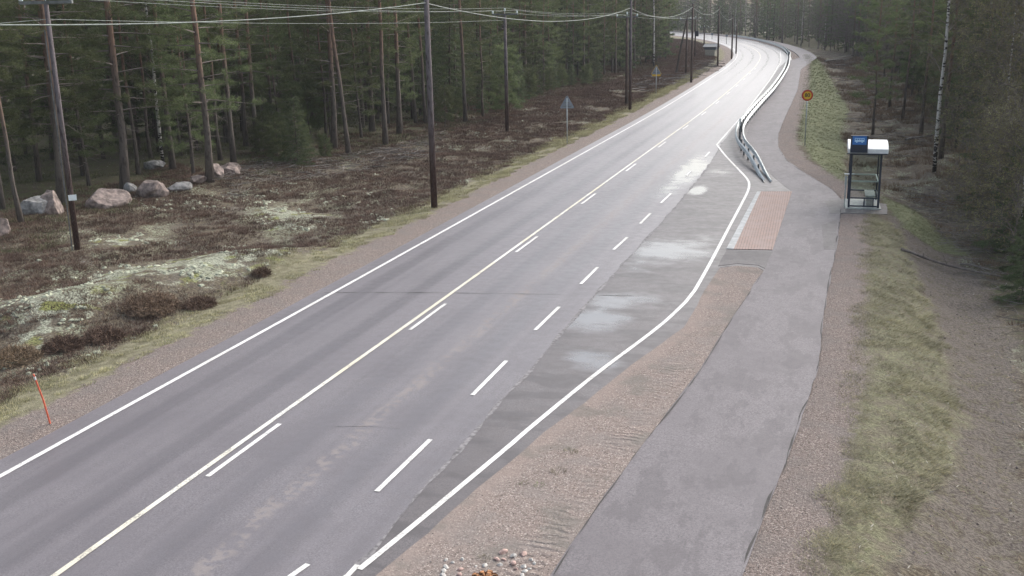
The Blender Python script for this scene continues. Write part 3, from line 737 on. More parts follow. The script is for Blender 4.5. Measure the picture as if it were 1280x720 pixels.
# pines one can tell apart along the left forest edge: base pixel, prototype, scale, label, lean
FRONT = [
 ((27, 278), PINE_T[3], .8, 'thin crooked reddish pine with dead twigs at the far left, left of the paired boulders', (-.02, .02)),
 ((78, 255), PINE_T[0], 1.0, 'sturdy pine standing directly behind the two boulders leaning together', (0, .02)),
 ((156, 240), PINE_T[2], 1.12, 'thickest orange-barked pine, between the rounded pink boulder and the reddish block boulder', (0, -.01)),
 ((216, 211), PINE_T[1], 1.0, 'tall pine right of the white-barked birch in the left forest', (0, -.03)),
 ((262, 227), PINE_T[2], 1.0, 'thick bushy pine standing over the pale flat boulder', (0, .01)),
 ((276, 200), PINE_T[3], .9, 'slim reddish pine just behind the bushy pine by the pale boulders', (0, -.01)),
 ((292, 204), PINE_T[1], 1.0, 'pine with grey lower bark right of the last boulder of the row', (0, -.02)),
 ((323, 192), PINE_T[0], .9, 'pine at the corner where grey brushwood lies on the heath', (0, -.01)),
 ((173, 218), PINE_T[3], .85, 'very thin pine between the thickest pine and the reddish block boulder', (0, 0)),
 ((189, 200), PINE_T[3], .8, 'thin dark pine behind the mossy boulder in the left forest', (0, 0)),
 ((49, 227), PINE_T[1], .9, 'dark pine in the shade behind the leftmost boulders', (0, 0)),
 ((436, 192), PINE_T[3], 1.05, 'lone slender orange pine leaning over the heath left of the roadside wooden pole', (0, -.035)),
 ((482, 180), PINE_T[1], 1.05, 'pine with dark lower trunk nearest left of the roadside wooden pole', (0, -.02)),
 ((499, 168), PINE_T[0], 1.0, 'pine close behind the dark-trunked one left of the roadside wooden pole', (0, -.01)),
 ((520, 154), PINE_T[3], 1.0, 'slim straight pine seen just left of the roadside wooden pole', (0, 0)),
 ((533, 154), PINE_T[3], 1.0, 'slim pine whose trunk is partly behind the roadside wooden pole', (0, 0)),
 ((582, 152), PINE_T[1], 1.05, 'grey-trunked pine midway between the roadside pole and the crossarm pole', (0, 0)),
]
for (px, py), pr, s_, lab, tl in FRONT:
    p = at(px, py); place(pr, p[0], p[1], random.uniform(0, 6.28), s_, lab, 'pine tree', 'pines along the left forest edge', tilt=tl); taken.append((p[0], p[1]))
p = at(204, 204); place(BIR[0], p[0], p[1], 1, 1.0, 'white-barked birch among the pines behind the boulders', 'birch tree', 'birches in the left forest'); taken.append((p[0], p[1]))
p = at(817, 84); place(BIR[0], p[0], p[1], 2, 1.2, 'tall white birch rising behind the yellow-edged sign', 'birch tree', 'birches in the left forest'); taken.append((p[0], p[1]))
for (px, py), k, s_, lab in [((366, 178), 0, .75, 'small bushy young pine beside the grey brushwood on the left'), ((413, 168), 0, .95, 'young pine thicket tree left of the lone slender orange pine'),
                          ((388, 172), 1, 1.2, 'low young pine between the two larger saplings at the left forest edge'), ((345, 186), 1, .9, 'low young pine beside the brushwood at the forest corner'),
                          ((632, 150), 0, 1.1, 'young pine filling the forest edge behind the crossarm pole'), ((330, 196), 1, .8, 'smallest pine sapling by the corner of the forest')]:
    p = at(px, py); place(PINE_S[k], p[0], p[1], random.uniform(0, 6.28), s_, lab, 'young pine', 'young pines at the left forest edge'); taken.append((p[0], p[1]))

for (px, py), pr, s_, lab in [((4, 262), PINE_M[0], 1.0, 'leafy pine whose boughs hang in from the left picture edge'), ((112, 232), PINE_M[1], 1.05, 'leafy pine between the nearest utility pole and the thickest pine'), ((240, 205), PINE_M[0], .95, 'leafy pine behind the low flat boulders'),
                         ((352, 186), PINE_M[1], .9, 'leafy pine standing just left of the young pine thicket'), ((408, 176), PINE_M[0], .95, 'leafy pine behind the lone slender orange pine'), ((452, 172), PINE_M[1], 1.0, 'leafy pine filling the gap right of the lone slender orange pine'), ((604, 146), PINE_M[0], 1.0, 'leafy pine left of the nearest crossarm pole in mid view')]:
    p = at(px, py); place(pr, p[0], p[1], random.uniform(0, 6.28), s_, lab, 'pine tree', 'leafy pines along the left forest edge'); taken.append((p[0], p[1]))
def inview(x, y, m=4.0):
    """inside the camera's horizontal field, with a margin in metres"""
    v = CM.T @ np.array([x, y, -CAM_H + 2]); depth = -v[2]
    if depth < 3: return False
    return abs(v[0]) < depth * 640 / FPX + m
cnt = {}
def grp(kind, side, y): return None
rs9 = np.random.default_rng(77); k9 = 0
for _ in range(400):
    y = rs9.uniform(55, 135); x = np.interp(y, TREEL[:, 1], TREEL[:, 0]) + rs9.uniform(-1.5, 1.3)
    if free(x, y, 1.5) and k9 < 26:
        pr = PINE_S[rs9.integers(2)] if rs9.uniform() < .6 else SPR[3]; place(pr, x, y, rs9.uniform(0, 6.28), rs9.uniform(.45, .95), 'bushy sapling at the foot of the left forest wall beyond the lone orange pine', 'sapling', 'saplings at the foot of the left forest wall'); taken.append((x, y)); k9 += 1
GL_ = {'pine': ('tall bare-stemmed pine standing in the left forest beyond its edge', 'pines inside the left forest', 'pine tree'),
       'mid': ('mid-sized leafy pine with low branches in the left forest', 'mid-sized pines in the left forest', 'pine tree'),
       'spruce': ('dense dark green spruce in the left forest', 'spruces in the left forest', 'spruce tree')}
rs = np.random.default_rng(5)
cand = []
for _ in range(16000):
    y = rs.uniform(22, 215); x = rs.uniform(-120, -27)
    cand.append((x, y))
cand = np.array(cand); dt = sdist(cand[:, 0], cand[:, 1], TREEL)
order = np.argsort(dt + rs.uniform(0, 6, len(dt)))
stuffL = []
for i in order:
    x, y = cand[i]; d = dt[i]
    if d < .3 or d > 46 or not inview(x, y): continue
    rad = 2.1 + d * .03 + (.35 if y < 54 else 0)
    if not free(x, y, rad): continue
    u = rs.uniform(); rz = rs.uniform(0, 6.28)
    edge_dense = y > 52 and d < 7          # beyond the lone pine the edge is a leafy wall
    dist = math.hypot(x, y)
    if edge_dense: k = 'spruce' if u < .38 else ('mid' if u < .75 else 'pine')
    else: k = 'pine' if u < .42 else ('spruce' if u < .68 else 'mid')
    if d < 5 and y < 54: k = 'pine' if u < .45 else 'mid'
    near = d < 19 and dist < 175
    if near and cnt.get(k, 0) < 190:
        pr = {'pine': PINE_T[rs.integers(4)], 'mid': PINE_M[rs.integers(2)], 'spruce': SPR[rs.integers(3)]}[k] if dist < 130 else {'pine': PINE_F[rs.integers(2)], 'mid': PINE_M[rs.integers(2)], 'spruce': SPR_F[rs.integers(2)]}[k]
        lab, g, c_ = GL_[k]
        place(pr, x, y, rz, rs.uniform(.8, 1.12), lab, c_, g, tilt=(rs.normal(0, .015), rs.normal(0, .015)))
        cnt[k] = cnt.get(k, 0) + 1
    else: stuffL.append((x, y, k, rz, rs.uniform(.85, 1.15)))
    taken.append((x, y))
print('LEFT', cnt, len(stuffL))

# right-hand forest
p = at(1168, 215); place(BIR[0], p[0], p[1], 0, 1.1, 'tall white birch trunk standing alone right of the bus shelter', 'birch tree', 'birches on the right', tilt=(0, .0)); taken.append((p[0], p[1]))
for (px, py), pr, s_, lab, c_ in [
    ((1091, 168), PINE_M[0], .9, 'slender leafy pine behind the bus shelter roof', 'pine tree'), ((1112, 134), PINE_T[3], .8, 'dark bare-stemmed pine left of two others beyond the shelter', 'pine tree'),
    ((1128, 150), PINE_T[3], .8, 'middle dark-stemmed pine beyond the shelter', 'pine tree'), ((1151, 168), PINE_T[1], .8, 'dark-stemmed pine left of the tall white birch', 'pine tree'),
    ((1176, 198), PINE_T[1], .85, 'dark-stemmed pine close right of the tall white birch', 'pine tree'),
    ((1272, 322), BIR[2], 1.1, 'thin pale young birch at the right picture edge by the fallen pole', 'birch tree'),
    ((1262, 312), SPR[3], .9, 'small dark spruce at the right edge above the fallen pole', 'spruce tree'), ((1279, 350), SPR[3], .55, 'knee-high spruce by the soil track at the right edge', 'spruce tree'),
    ((1225, 268), SPR[3], .8, 'small spruce in the brushwood between the white birch and the right edge', 'spruce tree'), ((1246, 250), BIR[1], .9, 'slim birch behind the small spruces on the right', 'birch tree'),
    ((1232, 225), SPR[1], .8, 'young spruce with hanging boughs right of the tall white birch', 'spruce tree'), ((1205, 205), BRO[0], 1.2, 'bare bushy alder beside the dark-stemmed pine on the right', 'alder tree'),
    ((1268, 332), BRO[1], .9, 'low bare alder bush just right of the end of the fallen pole', 'alder tree'), ((1276, 378), SPR[3], .6, 'dark small spruce on the edge of the soil track, below the fallen pole', 'spruce tree'), ((1238, 300), BRO[1], .9, 'low twiggy alder behind the fallen pole', 'alder tree'),
    ((1262, 240), PINE_M[1], .9, 'grey-green leafy pine at the right edge behind the bare alders', 'pine tree'), ((1222, 222), PINE_M[0], .85, 'grey-green leafy pine right of the tall white birch', 'pine tree'), ((1140, 120), PINE_M[1], .9, 'leafy pine beyond the shelter among the dark-stemmed pines', 'pine tree'), ((1105, 96), PINE_M[0], .9, 'leafy pine at the far right forest edge by the green bank', 'pine tree'),
    ((1255, 285), BRO[1], 1.0, 'leafless alder bush above the fallen pole', 'alder tree'), ((1275, 262), BRO[0], 1.25, 'bare alder with olive buds at the right picture edge', 'alder tree'), ((1240, 235), BRO[0], 1.2, 'budding alder leaning over the right brushwood', 'alder tree')]:
    p = at(px, py); place(pr, p[0], p[1], random.uniform(0, 6.28), s_, lab, c_, c_ + 's on the right'); taken.append((p[0], p[1]))
for x, y, z_, pr, s_, lab in [(8.6, 31.5, -.6, BIR[0], .8, 'budding birch whose pale branches hang into the top right corner'), (9.4, 36.5, -.6, BIR[1], .85, 'second budding birch behind the one hanging into the top right corner'), (8.8, 42, -.6, BIR[1], .9, 'olive-tinged birch at the right edge above the alder bush')]:
    place(pr, x, y, random.uniform(0, 6.28), s_, lab, 'birch tree', 'birch trees on the right', z=z_); taken.append((x, y))
GR_ = {'pine': ('bare-stemmed pine in the shady forest right of the path', 'pines inside the right forest', 'pine tree'), 'spruce': ('dark spruce in the forest right of the path', 'spruces inside the right forest', 'spruce tree'),
       'birch': ('leafless birch in the forest right of the path', 'birches inside the right forest', 'birch tree'), 'alder': ('bare brown alder in the undergrowth right of the path', 'alders inside the right forest', 'alder tree')}
cr = {}
cand = np.array([(rs.uniform(-10, 60), rs.uniform(44, 230)) for _ in range(9000)]); dt = -sdist(cand[:, 0], cand[:, 1], TREER)
order = np.argsort(dt + rs.uniform(0, 6, len(dt)))
for i in order:
    x, y = cand[i]; d = dt[i]
    if d < .4 or d > 32 or not inview(x, y, 5) or (y < 62 and x < 6.8): continue
    if not free(x, y, 1.75 + d * .03): continue
    u = rs.uniform(); k = 'pine' if u < .32 else 'spruce' if u < .52 else 'birch' if u < .7 else 'alder'; dist = math.hypot(x, y)
    if dist < 175 and d < 24:
        F_ = dist > 120
        pr = {'pine': (PINE_F if F_ else PINE_M if d < 9 else PINE_T)[rs.integers(2)], 'spruce': (SPR_F if F_ else SPR)[rs.integers(2)], 'birch': (BIR_F if F_ else BIR)[rs.integers(2)], 'alder': BRO[rs.integers(2)]}[k]
        lab, g, c_ = GR_[k]; place(pr, x, y, rs.uniform(0, 6.28), rs.uniform(.75, 1.1), lab, c_, g)
        cr[k] = cr.get(k, 0) + 1
    else: stuffL.append((x, y, k, rs.uniform(0, 6.28), rs.uniform(.8, 1.1)))
    taken.append((x, y))
print('RIGHT', cr)
# the far wood beyond the bend and the depth of the forest read as one mass
cand = np.array([(rs.uniform(-150, 70), rs.uniform(190, 460)) for _ in range(9000)])
a1 = -sdist(cand[:, 0], cand[:, 1], TREER); a2 = sdist(cand[:, 0], cand[:, 1], TREEL)
order = np.argsort(np.maximum(a1, a2) + rs.uniform(0, 10, len(a1)))
for i in order:
    x, y = cand[i]; d = max(a1[i], a2[i])
    if d < .5 or d > 55 or not inview(x, y, 8): continue
    if not free(x, y, 3.3): continue
    if len(stuffL) > 900: break
    u = rs.uniform(); k = 'spruce' if u < .45 else 'birch' if (u < .75 and a1[i] > a2[i]) else 'pine'
    stuffL.append((x, y, k, rs.uniform(0, 6.28), rs.uniform(.85, 1.2))); taken.append((x, y))
print('STUFF', len(stuffL))
def merge_trees(lst, name, label, cat):
    big = {}
    mb = MB(); mats = [M_need, M_twig, M_snee, M_bud, M_pine, M_sprb, M_birch]
    cache = {}
    def arr(o):
        if o.name not in cache:
            me = o.data; V = np.zeros(len(me.vertices) * 3, np.float32); me.vertices.foreach_get('co', V); V = V.reshape(-1, 3)
            me.calc_loop_triangles(); T = np.zeros(len(me.loop_triangles) * 3, np.int32); me.loop_triangles.foreach_get('vertices', T); T = T.reshape(-1, 3)
            mi = np.zeros(len(me.loop_triangles), np.int32); me.loop_triangles.foreach_get('material_index', mi)
            gm = np.array([mats.index(m) for m in me.materials])[mi]; cache[o.name] = (V, T, gm)
        return cache[o.name]
    hzv = height(np.array([l[0] for l in lst]), np.array([l[1] for l in lst]))
    for (x, y, k, rz, s_), z in zip(lst, hzv):
        S = {'pine': PINE_F, 'mid': PINE_F, 'spruce': SPR_F, 'birch': BIR_F, 'alder': BIR_F}[k]; e, t, c = S[1 if k in ('birch', 'alder') and int(rz * 100) % 5 else int(rz * 100) % 2]
        for o in (t, c):
            V, T, gm = arr(o); ca, sa = math.cos(rz), math.sin(rz)
            W = V * s_; W = np.stack([W[:, 0] * ca - W[:, 1] * sa + x, W[:, 0] * sa + W[:, 1] * ca + y, W[:, 2] + z], 1)
            mb.V.append(W); mb.T.append(T + mb.n); mb.tm.append(gm); mb.n += len(W)
    o = mb.build(name, mats); return tag(o, label, cat, kind='stuff')
merge_trees(stuffL, 'far_forest', 'mixed pine, spruce and birch wood filling the far bend and the forest depth', 'forest')

# ------------------------------------------------------------------ ground plants (uncountable)
def blades(n, h, w, spread, lean, seed, hang=0):
    rs = np.random.default_rng(seed); V = []; 
    for i in range(n):
        a = rs.uniform(0, 6.28); r = spread * math.sqrt(rs.uniform()) ; b = np.array([r * math.cos(a), r * math.sin(a), -.02]); hh = h * rs.uniform(.55, 1.1)
        a2 = a + rs.normal(0, .6); l = lean * rs.uniform(.3, 1.2); tip = b + np.array([math.cos(a2) * l, math.sin(a2) * l, hh]); s = np.array([-math.sin(a2), math.cos(a2), 0]) * w / 2 if rs.uniform() < .5 else np.array([math.cos(a2), math.sin(a2), 0]) * w / 2
        V += [b - s, b + s, tip]
    V = np.array(V); return V, np.arange(len(V)).reshape(-1, 3)
def rand_in(n, x0, x1, y0, y1, fn, seed):
    r = np.random.default_rng(seed); yy = y0 + (y1 - y0) * r.uniform(0, 1, n)**1.7; xx = r.uniform(x0, x1, n)
    k = fn(xx, yy); xx, yy = xx[k], yy[k]; return np.stack([xx, yy, height(xx, yy)], 1)
def view_m(x, y, m=2):
    v = np.stack([x, y, np.full(len(x), -CAM_H)], 1) @ CM; return (np.abs(v[:, 0]) < -v[:, 2] * 640 / FPX + m)
rh = np.random.default_rng(505)
def heath_ok(x, y):
    dl = sdist(x, y, LEDGE); n = fbm(x, y, 2.6, 55); li = np.maximum.reduce([pdist(x, y, LICH), pdist(x, y, LICH2), pdist(x, y, LICH3)])
    dt = sdist(x, y, TREEL)
    return view_m(x, y) & (dl > 3.1 + 1.4 * (fbm(x, y, 1.5, 61) - .5)) & (dt < 5) & (n > np.where(li > -.3, .56, .33) + sstep(dt, -1, 5) * .25 + rh.uniform(-.12, .08, len(x)))
mb = MB(); X = rand_in(170000, -62, -16, 14, 280, heath_ok, 3)
far_s = .8 + np.clip(np.hypot(X[:, 0], X[:, 1]) - 35, 0, 100) * .012
for k in range(3):
    V, T = blades(26, .15, .018, .22, .10, 100 + k); Xk = X[k::3]; r = np.random.default_rng(k)
    s = far_s[k::3, None] * np.stack([r.uniform(.7, 1.4, len(Xk))] * 2 + [r.uniform(.6, 1.25, len(Xk))], 1)
    scatter(mb, V, T, Xk, s, r.uniform(0, 6.28, len(Xk)))
print('heather', len(X))
tag(mb.build('heather', M_heat), 'brown leafless heather carpeting the heath left of the road', 'heather', kind='stuff')
def fl_ok(x, y):
    dt = sdist(x, y, TREEL); return view_m(x, y) & (dt > -2.5) & (dt < 22) & (fbm(x, y, 2.2, 57) > .42)
mb = MB(); X = rand_in(30000, -75, -27, 22, 170, fl_ok, 23)
V, T = blades(20, .16, .022, .28, .12, 109); r = np.random.default_rng(19)
scatter(mb, V, T, X, (1 + np.clip(X[:, 1] - 40, 0, 100) * .01)[:, None] * r.uniform(.7, 1.3, (len(X), 3)), r.uniform(0, 6.28, len(X)))
tag(mb.build('bilberry', leaf_mat('bilberry_leaves', (.06, .065, .032), (.11, .115, .055))), 'low green-brown bilberry and moss under the left forest', 'undergrowth', kind='stuff')
# heather and bilberry under the right-hand trees
def rheath(x, y):
    dr = -sdist(x, y, REDGE)
    bad = (pdist(x, y, GRASS_R) > -.4) | (pdist(x, y, GREEN) > -.2) | (pdist(x, y, DIRT) > -.35) | (pdist(x, y, GREEN2) > -.1)
    return view_m(x, y) & (dr > 2.6) & ~bad & (fbm(x, y, 2.2, 65) > .44)
mb = MB(); X = rand_in(26000, -10, 26, 22, 190, rheath, 13)
V, T = blades(24, .22, .022, .26, .12, 105); r = np.random.default_rng(9)
scatter(mb, V, T, X, (.9 + np.clip(X[:, 1] - 40, 0, 100) * .01)[:, None] * r.uniform(.7, 1.3, (len(X), 3)), r.uniform(0, 6.28, len(X)))
print('rheath', len(X))
tag(mb.build('undergrowth', M_heat), 'low brown undergrowth beneath the trees right of the path', 'undergrowth', kind='stuff')
# bigger heather bushes by the mound: real things
def cushion(n, r0, h0, seed):
    rs = np.random.default_rng(seed); P = []; D = []
    for i in range(n):
        a = rs.uniform(0, 6.28); e = math.asin(rs.uniform(0, 1)); rr = rs.uniform(.55, 1)
        d = np.array([math.cos(a) * math.cos(e), math.sin(a) * math.cos(e), math.sin(e)]); P.append(d * np.array([r0, r0, h0]) * rr); D.append(d)
    return tufts(np.array(P), np.array(D), .04, 8, .13, .016, rs)
for (px, py), r0, h0, lab in [((187, 388), .95, .55, 'largest dark heather bush on the slope below the lichen mound'), ((327, 344), .3, .25, 'small lone heather cushion near the road verge'), ((130, 425), .6, .35, 'low heather bush left below the largest one'),
                              ((250, 383), .55, .25, 'flat heather bush right of the largest one'), ((20, 452), .7, .4, 'dark heather bush at the left picture edge above the orange stick'), ((80, 436), .6, .33, 'heather bush between the left picture edge and the low bush')]:
    p = at(px, py); m = MB(); V, T = cushion(int(900 * r0), r0, h0, int(px)); m.add(V, T=T)
    rs2 = np.random.default_rng(int(px))
    for i in range(30):
        a = rs2.uniform(0, 6.28); e = rs2.uniform(.3, 1.5); d = np.array([math.cos(a) * math.cos(e) * r0, math.sin(a) * math.cos(e) * r0, math.sin(e) * h0]) * .9
        m.tube([(0, 0, 0), d * .5 + [0, 0, .03], d], [.01, .007, .003], 3, cap=False)
    o = m.build('heather_bush', M_heat); o.location = p; tag(o, lab, 'heather bush', 'heather bushes on the left slope')
# lichen cushions
rs3 = np.random.default_rng(77)
def lich_ok(x, y):
    dl = sdist(x, y, LEDGE); li = np.maximum.reduce([pdist(x, y, LICH), pdist(x, y, LICH2), pdist(x, y, LICH3)])
    return view_m(x, y) & (dl > 3.2) & (((li > 0) & (fbm(x, y, 1.1, 71) > .52) & (fbm(x, y, .35, 72) > .45)) | ((fbm(x, y, 2.4, 73) > .62) & (fbm(x, y, .5, 74) > .5) & (sdist(x, y, TREEL) < 1)))
ang = np.linspace(0, 6.28, 8)[:-1]; Vc = [(0, 0, .5)] + [(math.cos(a) * .6, math.sin(a) * .6, .36) for a in ang] + [(math.cos(a + .4), math.sin(a + .4), -.1) for a in ang]
Tc = [(0, 1 + i, 1 + (i + 1) % 7) for i in range(7)] + [(1 + i, 8 + i, 1 + (i + 1) % 7) for i in range(7)] + [(8 + i, 8 + (i + 1) % 7, 1 + (i + 1) % 7) for i in range(7)]
Vc = np.array(Vc); Tc = np.array(Tc)
mb = MB(); X = rand_in(40000, -55, -17, 14, 120, lich_ok, 33)
for k in range(6):
    Xk = X[k::6]; Vk = Vc + rs3.normal(0, .13, Vc.shape); scatter(mb, Vk, Tc, Xk, rs3.uniform(.04, .13, (len(Xk), 1)) * np.array([[1, 1, .9]]), rs3.uniform(0, 6.28, len(Xk)))
print('lichen', len(X))
tag(mb.build('reindeer_lichen', M_lich), 'pale grey-green lichen cushions covering the low mound left of the road', 'lichen', kind='stuff')
# grasses
def gl_ok(x, y):
    dl = sdist(x, y, LEDGE) + 1.2 * (fbm(x, y, 1.1, 81) - .5); return view_m(x, y) & (dl > 1.45) & (dl < 3.5) & (fbm(x, y, .8, 83) > .42)
mb = MB(); X = rand_in(60000, -24, -15.5, 13, 150, gl_ok, 43)
V, T = blades(11, .09, .014, .10, .07, 201); r = np.random.default_rng(2); fs = 1 + np.clip(X[:, 1] - 30, 0, 100) * .015
scatter(mb, V, T, X, fs[:, None] * r.uniform(.6, 1.4, (len(X), 3)), r.uniform(0, 6.28, len(X)))
print('gl', len(X)); tag(mb.build('verge_grass', M_grl), 'short yellowish grass on the left road verge', 'grass', kind='stuff')
rg = np.random.default_rng(404)
def gr_ok(x, y): return view_m(x, y) & (pdist(x, y, GRASS_R) + .9 * (fbm(x, y, 1.0, 91) - .5) > 0) & (fbm(x, y, .8, 93, 2) + rg.uniform(-.3, .3, len(x)) > .5)
mb = MB(); X = rand_in(62000, -2, 5, 11, 55, gr_ok, 53)
for k in range(3):
    V, T = blades(20, .065, .010, .11, .12, 301 + k); Xk = X[k::3]; r = np.random.default_rng(5 + k)
    tl = np.stack([r.normal(.5, .3, len(Xk)), r.normal(-.2, .4, len(Xk))], 1)
    scatter(mb, V, T, Xk, r.uniform(.5, 1.1, (len(Xk), 1)) * (.75 + 1.1 * fbm(Xk[:, 0], Xk[:, 1], .5, 97, 2)[:, None]) * np.array([[1, 1, 1.15]]), r.uniform(0, 6.28, len(Xk)), tl)
print('gr', len(X)); tag(mb.build('tussock_grass', M_gra), 'coarse matted grass on the bank right of the path', 'grass', kind='stuff')
def gg_ok(x, y): return view_m(x, y) & ((pdist(x, y, GREEN) > -.2) | (pdist(x, y, GREEN2) > -.2))
mb = MB(); X = rand_in(40000, -12, 8, 44, 190, gg_ok, 63)
V, T = blades(12, .06, .014, .14, .06, 401); r = np.random.default_rng(8); fs = 1 + np.clip(X[:, 1] - 50, 0, 100) * .012
scatter(mb, V, T, X, fs[:, None] * r.uniform(.6, 1.4, (len(X), 3)), r.uniform(0, 6.28, len(X)))
tag(mb.build('green_grass', M_grg), 'fresh green grass bank behind the speed sign', 'grass', kind='stuff')
# litter: dead stems, needles and bits of bark
def lit_ok(x, y):
    dl = sdist(x, y, LEDGE); dr = -sdist(x, y, REDGE); return view_m(x, y) & (((dl > 2.6) & (sdist(x, y, TREEL) < 14)) | ((dr > 1.6) & (dr < 16) & (pdist(x, y, DIRT) < .2)) | ((pdist(x, y, DIRT) > 0) & (fbm(x, y, .4, 88) > .58)))
mb = MB(); X = rand_in(90000, -60, 16, 12, 130, lit_ok, 87); X[:, 2] += .02; r = np.random.default_rng(12)
Vl = np.array([(-1, 0, 0), (1, .06, .12), (0, .07, .1), (-.2, -.05, .03)], float); Tl = np.array([(0, 1, 2), (0, 3, 1)])
for k in range(3):
    Xk = X[k::3]; scatter(mb, Vl, Tl, Xk, r.uniform(.02, .085, (len(Xk), 1)) * (1 + np.clip(Xk[:, 1:2] - 40, 0, 90) * .012) * np.array([[1, 2.2, 1.5]]), r.uniform(0, 6.28, len(Xk)), m=k)
tag(mb.build('ground_litter', [leaf_mat('dead_leaf', (.11, .075, .05), (.26, .19, .13)), leaf_mat('grey_stem', (.16, .15, .135), (.34, .32, .28)), leaf_mat('moss_scrap', (.06, .07, .03), (.13, .14, .06))]), 'dead stems, leaves and moss scraps littering the ground', 'ground litter', kind='stuff')
# loose gravel: small stones near the camera
def peb_ok(x, y):
    dl = sdist(x, y, LEDGE); dr = -sdist(x, y, REDGE)
    return view_m(x, y) & (((dl > -.1) & (dl < 1.6)) | ((dr > -.05) & (dr < 1.2)) | (pdist(x, y, ISLAND) > -.05) | (pdist(x, y, DIRT) > 0))
octV = np.array([(1, 0, 0), (-1, .1, 0), (0, 1, .1), (.1, -1, 0), (0, 0, .8), (0, 0, -.5)], float); octT = np.array([(0, 2, 4), (2, 1, 4), (1, 3, 4), (3, 0, 4), (2, 0, 5), (1, 2, 5), (3, 1, 5), (0, 3, 5)])
X = rand_in(42000, -24, 7, 12, 60, peb_ok, 73); X[:, 2] += np.where(pdist(X[:, 0], X[:, 1], ISLAND) > 0, .024, .004)
r = np.random.default_rng(10); mb = MB(); n = len(X)
sz = (.004 + .012 * r.uniform(0, 1, (n, 1))**6) * np.where(pdist(X[:, 0], X[:, 1], DIRT) > 0, 2.4, 1)[:, None]
for k, M_ in enumerate((0, 1, 2)):
    Xk = X[k::3]; scatter(mb, octV + r.normal(0, .12, octV.shape), octT, Xk, sz[k::3] * r.uniform(.6, 1.3, (len(Xk), 3)), r.uniform(0, 6.28, len(Xk)), m=k)
tag(mb.build('loose_gravel', [simple('stone_pink', (.28, .21, .18), .9), simple('stone_grey', (.2, .19, .185), .9), simple('stone_dark', (.12, .1, .095), .9)]), 'loose small stones on the gravel shoulders and island', 'gravel', kind='stuff')
print('peb', n)
# brushwood
def brush(name, label, zone, n, seed, L=(.5, 1.8), cat='brushwood', rad=.014, mat=None):
    r = np.random.default_rng(seed); m = MB(); P = np.array(zone); x0, y0 = P.min(0); x1, y1 = P.max(0); c = 0
    while c < n:
        x, y = r.uniform(x0, x1), r.uniform(y0, y1)
        if not inpoly(np.array([x]), np.array([y]), zone)[0]: continue
        a = r.uniform(0, 6.28); l = r.uniform(*L); z = hz(x, y) + .02
        s = np.linspace(-.5, .5, 4); b = r.normal(0, .12)
        pts = np.stack([x + math.cos(a) * l * s - math.sin(a) * b * s * s * 4, y + math.sin(a) * l * s + math.cos(a) * b * s * s * 4, z + r.uniform(0, .22) + .0 * s + r.uniform(-.1, .1) * s], 1)
        m.tube(pts, np.linspace(1, .4, 4) * rad * r.uniform(.6, 1.5), 3, cap=False); c += 1
    return tag(m.build(name, mat or M_dead), label, cat, kind='stuff')
brush('brushwood', 'grey felled twigs strewn along the left forest edge', GL([(270, 225), (300, 208), (345, 197), (420, 198), (520, 172), (560, 165), (530, 200), (420, 215), (330, 228), (290, 245)]), 650, 5)
brush('brushwood', 'grey felled branches lying on the clearing beyond the second warning sign', GL([(790, 98), (850, 92), (880, 72), (905, 78), (866, 100), (800, 112)]), 260, 6, (1, 3.5), rad=.035)
brush('brushwood', 'felled branches littering the ground between the green bank and the right forest', GL([(1030, 78), (1075, 62), (1110, 100), (1150, 180), (1120, 230), (1070, 170), (1060, 125)], -.6), 520, 7, (.8, 3.0), rad=.022)
brush('brushwood', 'grey twigs under the trees at the right picture edge', GL([(1130, 225), (1200, 240), (1279, 300), (1279, 420), (1240, 350), (1180, 295), (1130, 262)], -.5), 420, 8, (.4, 1.6), rad=.011)

# ------------------------------------------------------------------ boulders and stones
import bmesh
def rock(name, c, size, seed, mat, label, group, rz=0, cat='boulder', sub=4, rough=.34, sink=.42, flat=0.0):
    bm = bmesh.new(); bmesh.ops.create_icosphere(bm, subdivisions=sub, radius=1)
    r = np.random.default_rng(seed); pl_ = [(unit(r.normal(size=3) + [0, 0, .3]), r.uniform(.58, .86)) for _ in range(10)]
    if flat: pl_.append((np.array([0, 0, 1.]), flat))
    for v in bm.verts:
        p = np.array(v.co)
        for nn, d in pl_:
            q = p @ nn
            if q > d: p = p - nn * (q - d)
        k = 1 + rough * (fbm([p[0] * 2 + seed], [p[1] * 2 + p[2] * 1.7], 1.0, seed)[0] - .5)
        p = p * k; p[2] = (p[2] + 1) - sink * 2 * .5 if False else p[2]
        v.co = (p[0] * size[0], p[1] * size[1], p[2] * size[2])
    me = bpy.data.meshes.new(name); bm.to_mesh(me); bm.free(); me.materials.append(mat); me.polygons.foreach_set('use_smooth', [False] * len(me.polygons))
    o = bpy.data.objects.new(name, me); C.objects.link(o); o.location = (c[0], c[1], c[2] + size[2] * (1 - sink * 1.2) * .8); o.rotation_euler.z = rz
    return tag(o, label, cat, group)
G1 = 'boulders in a row along the left forest edge'
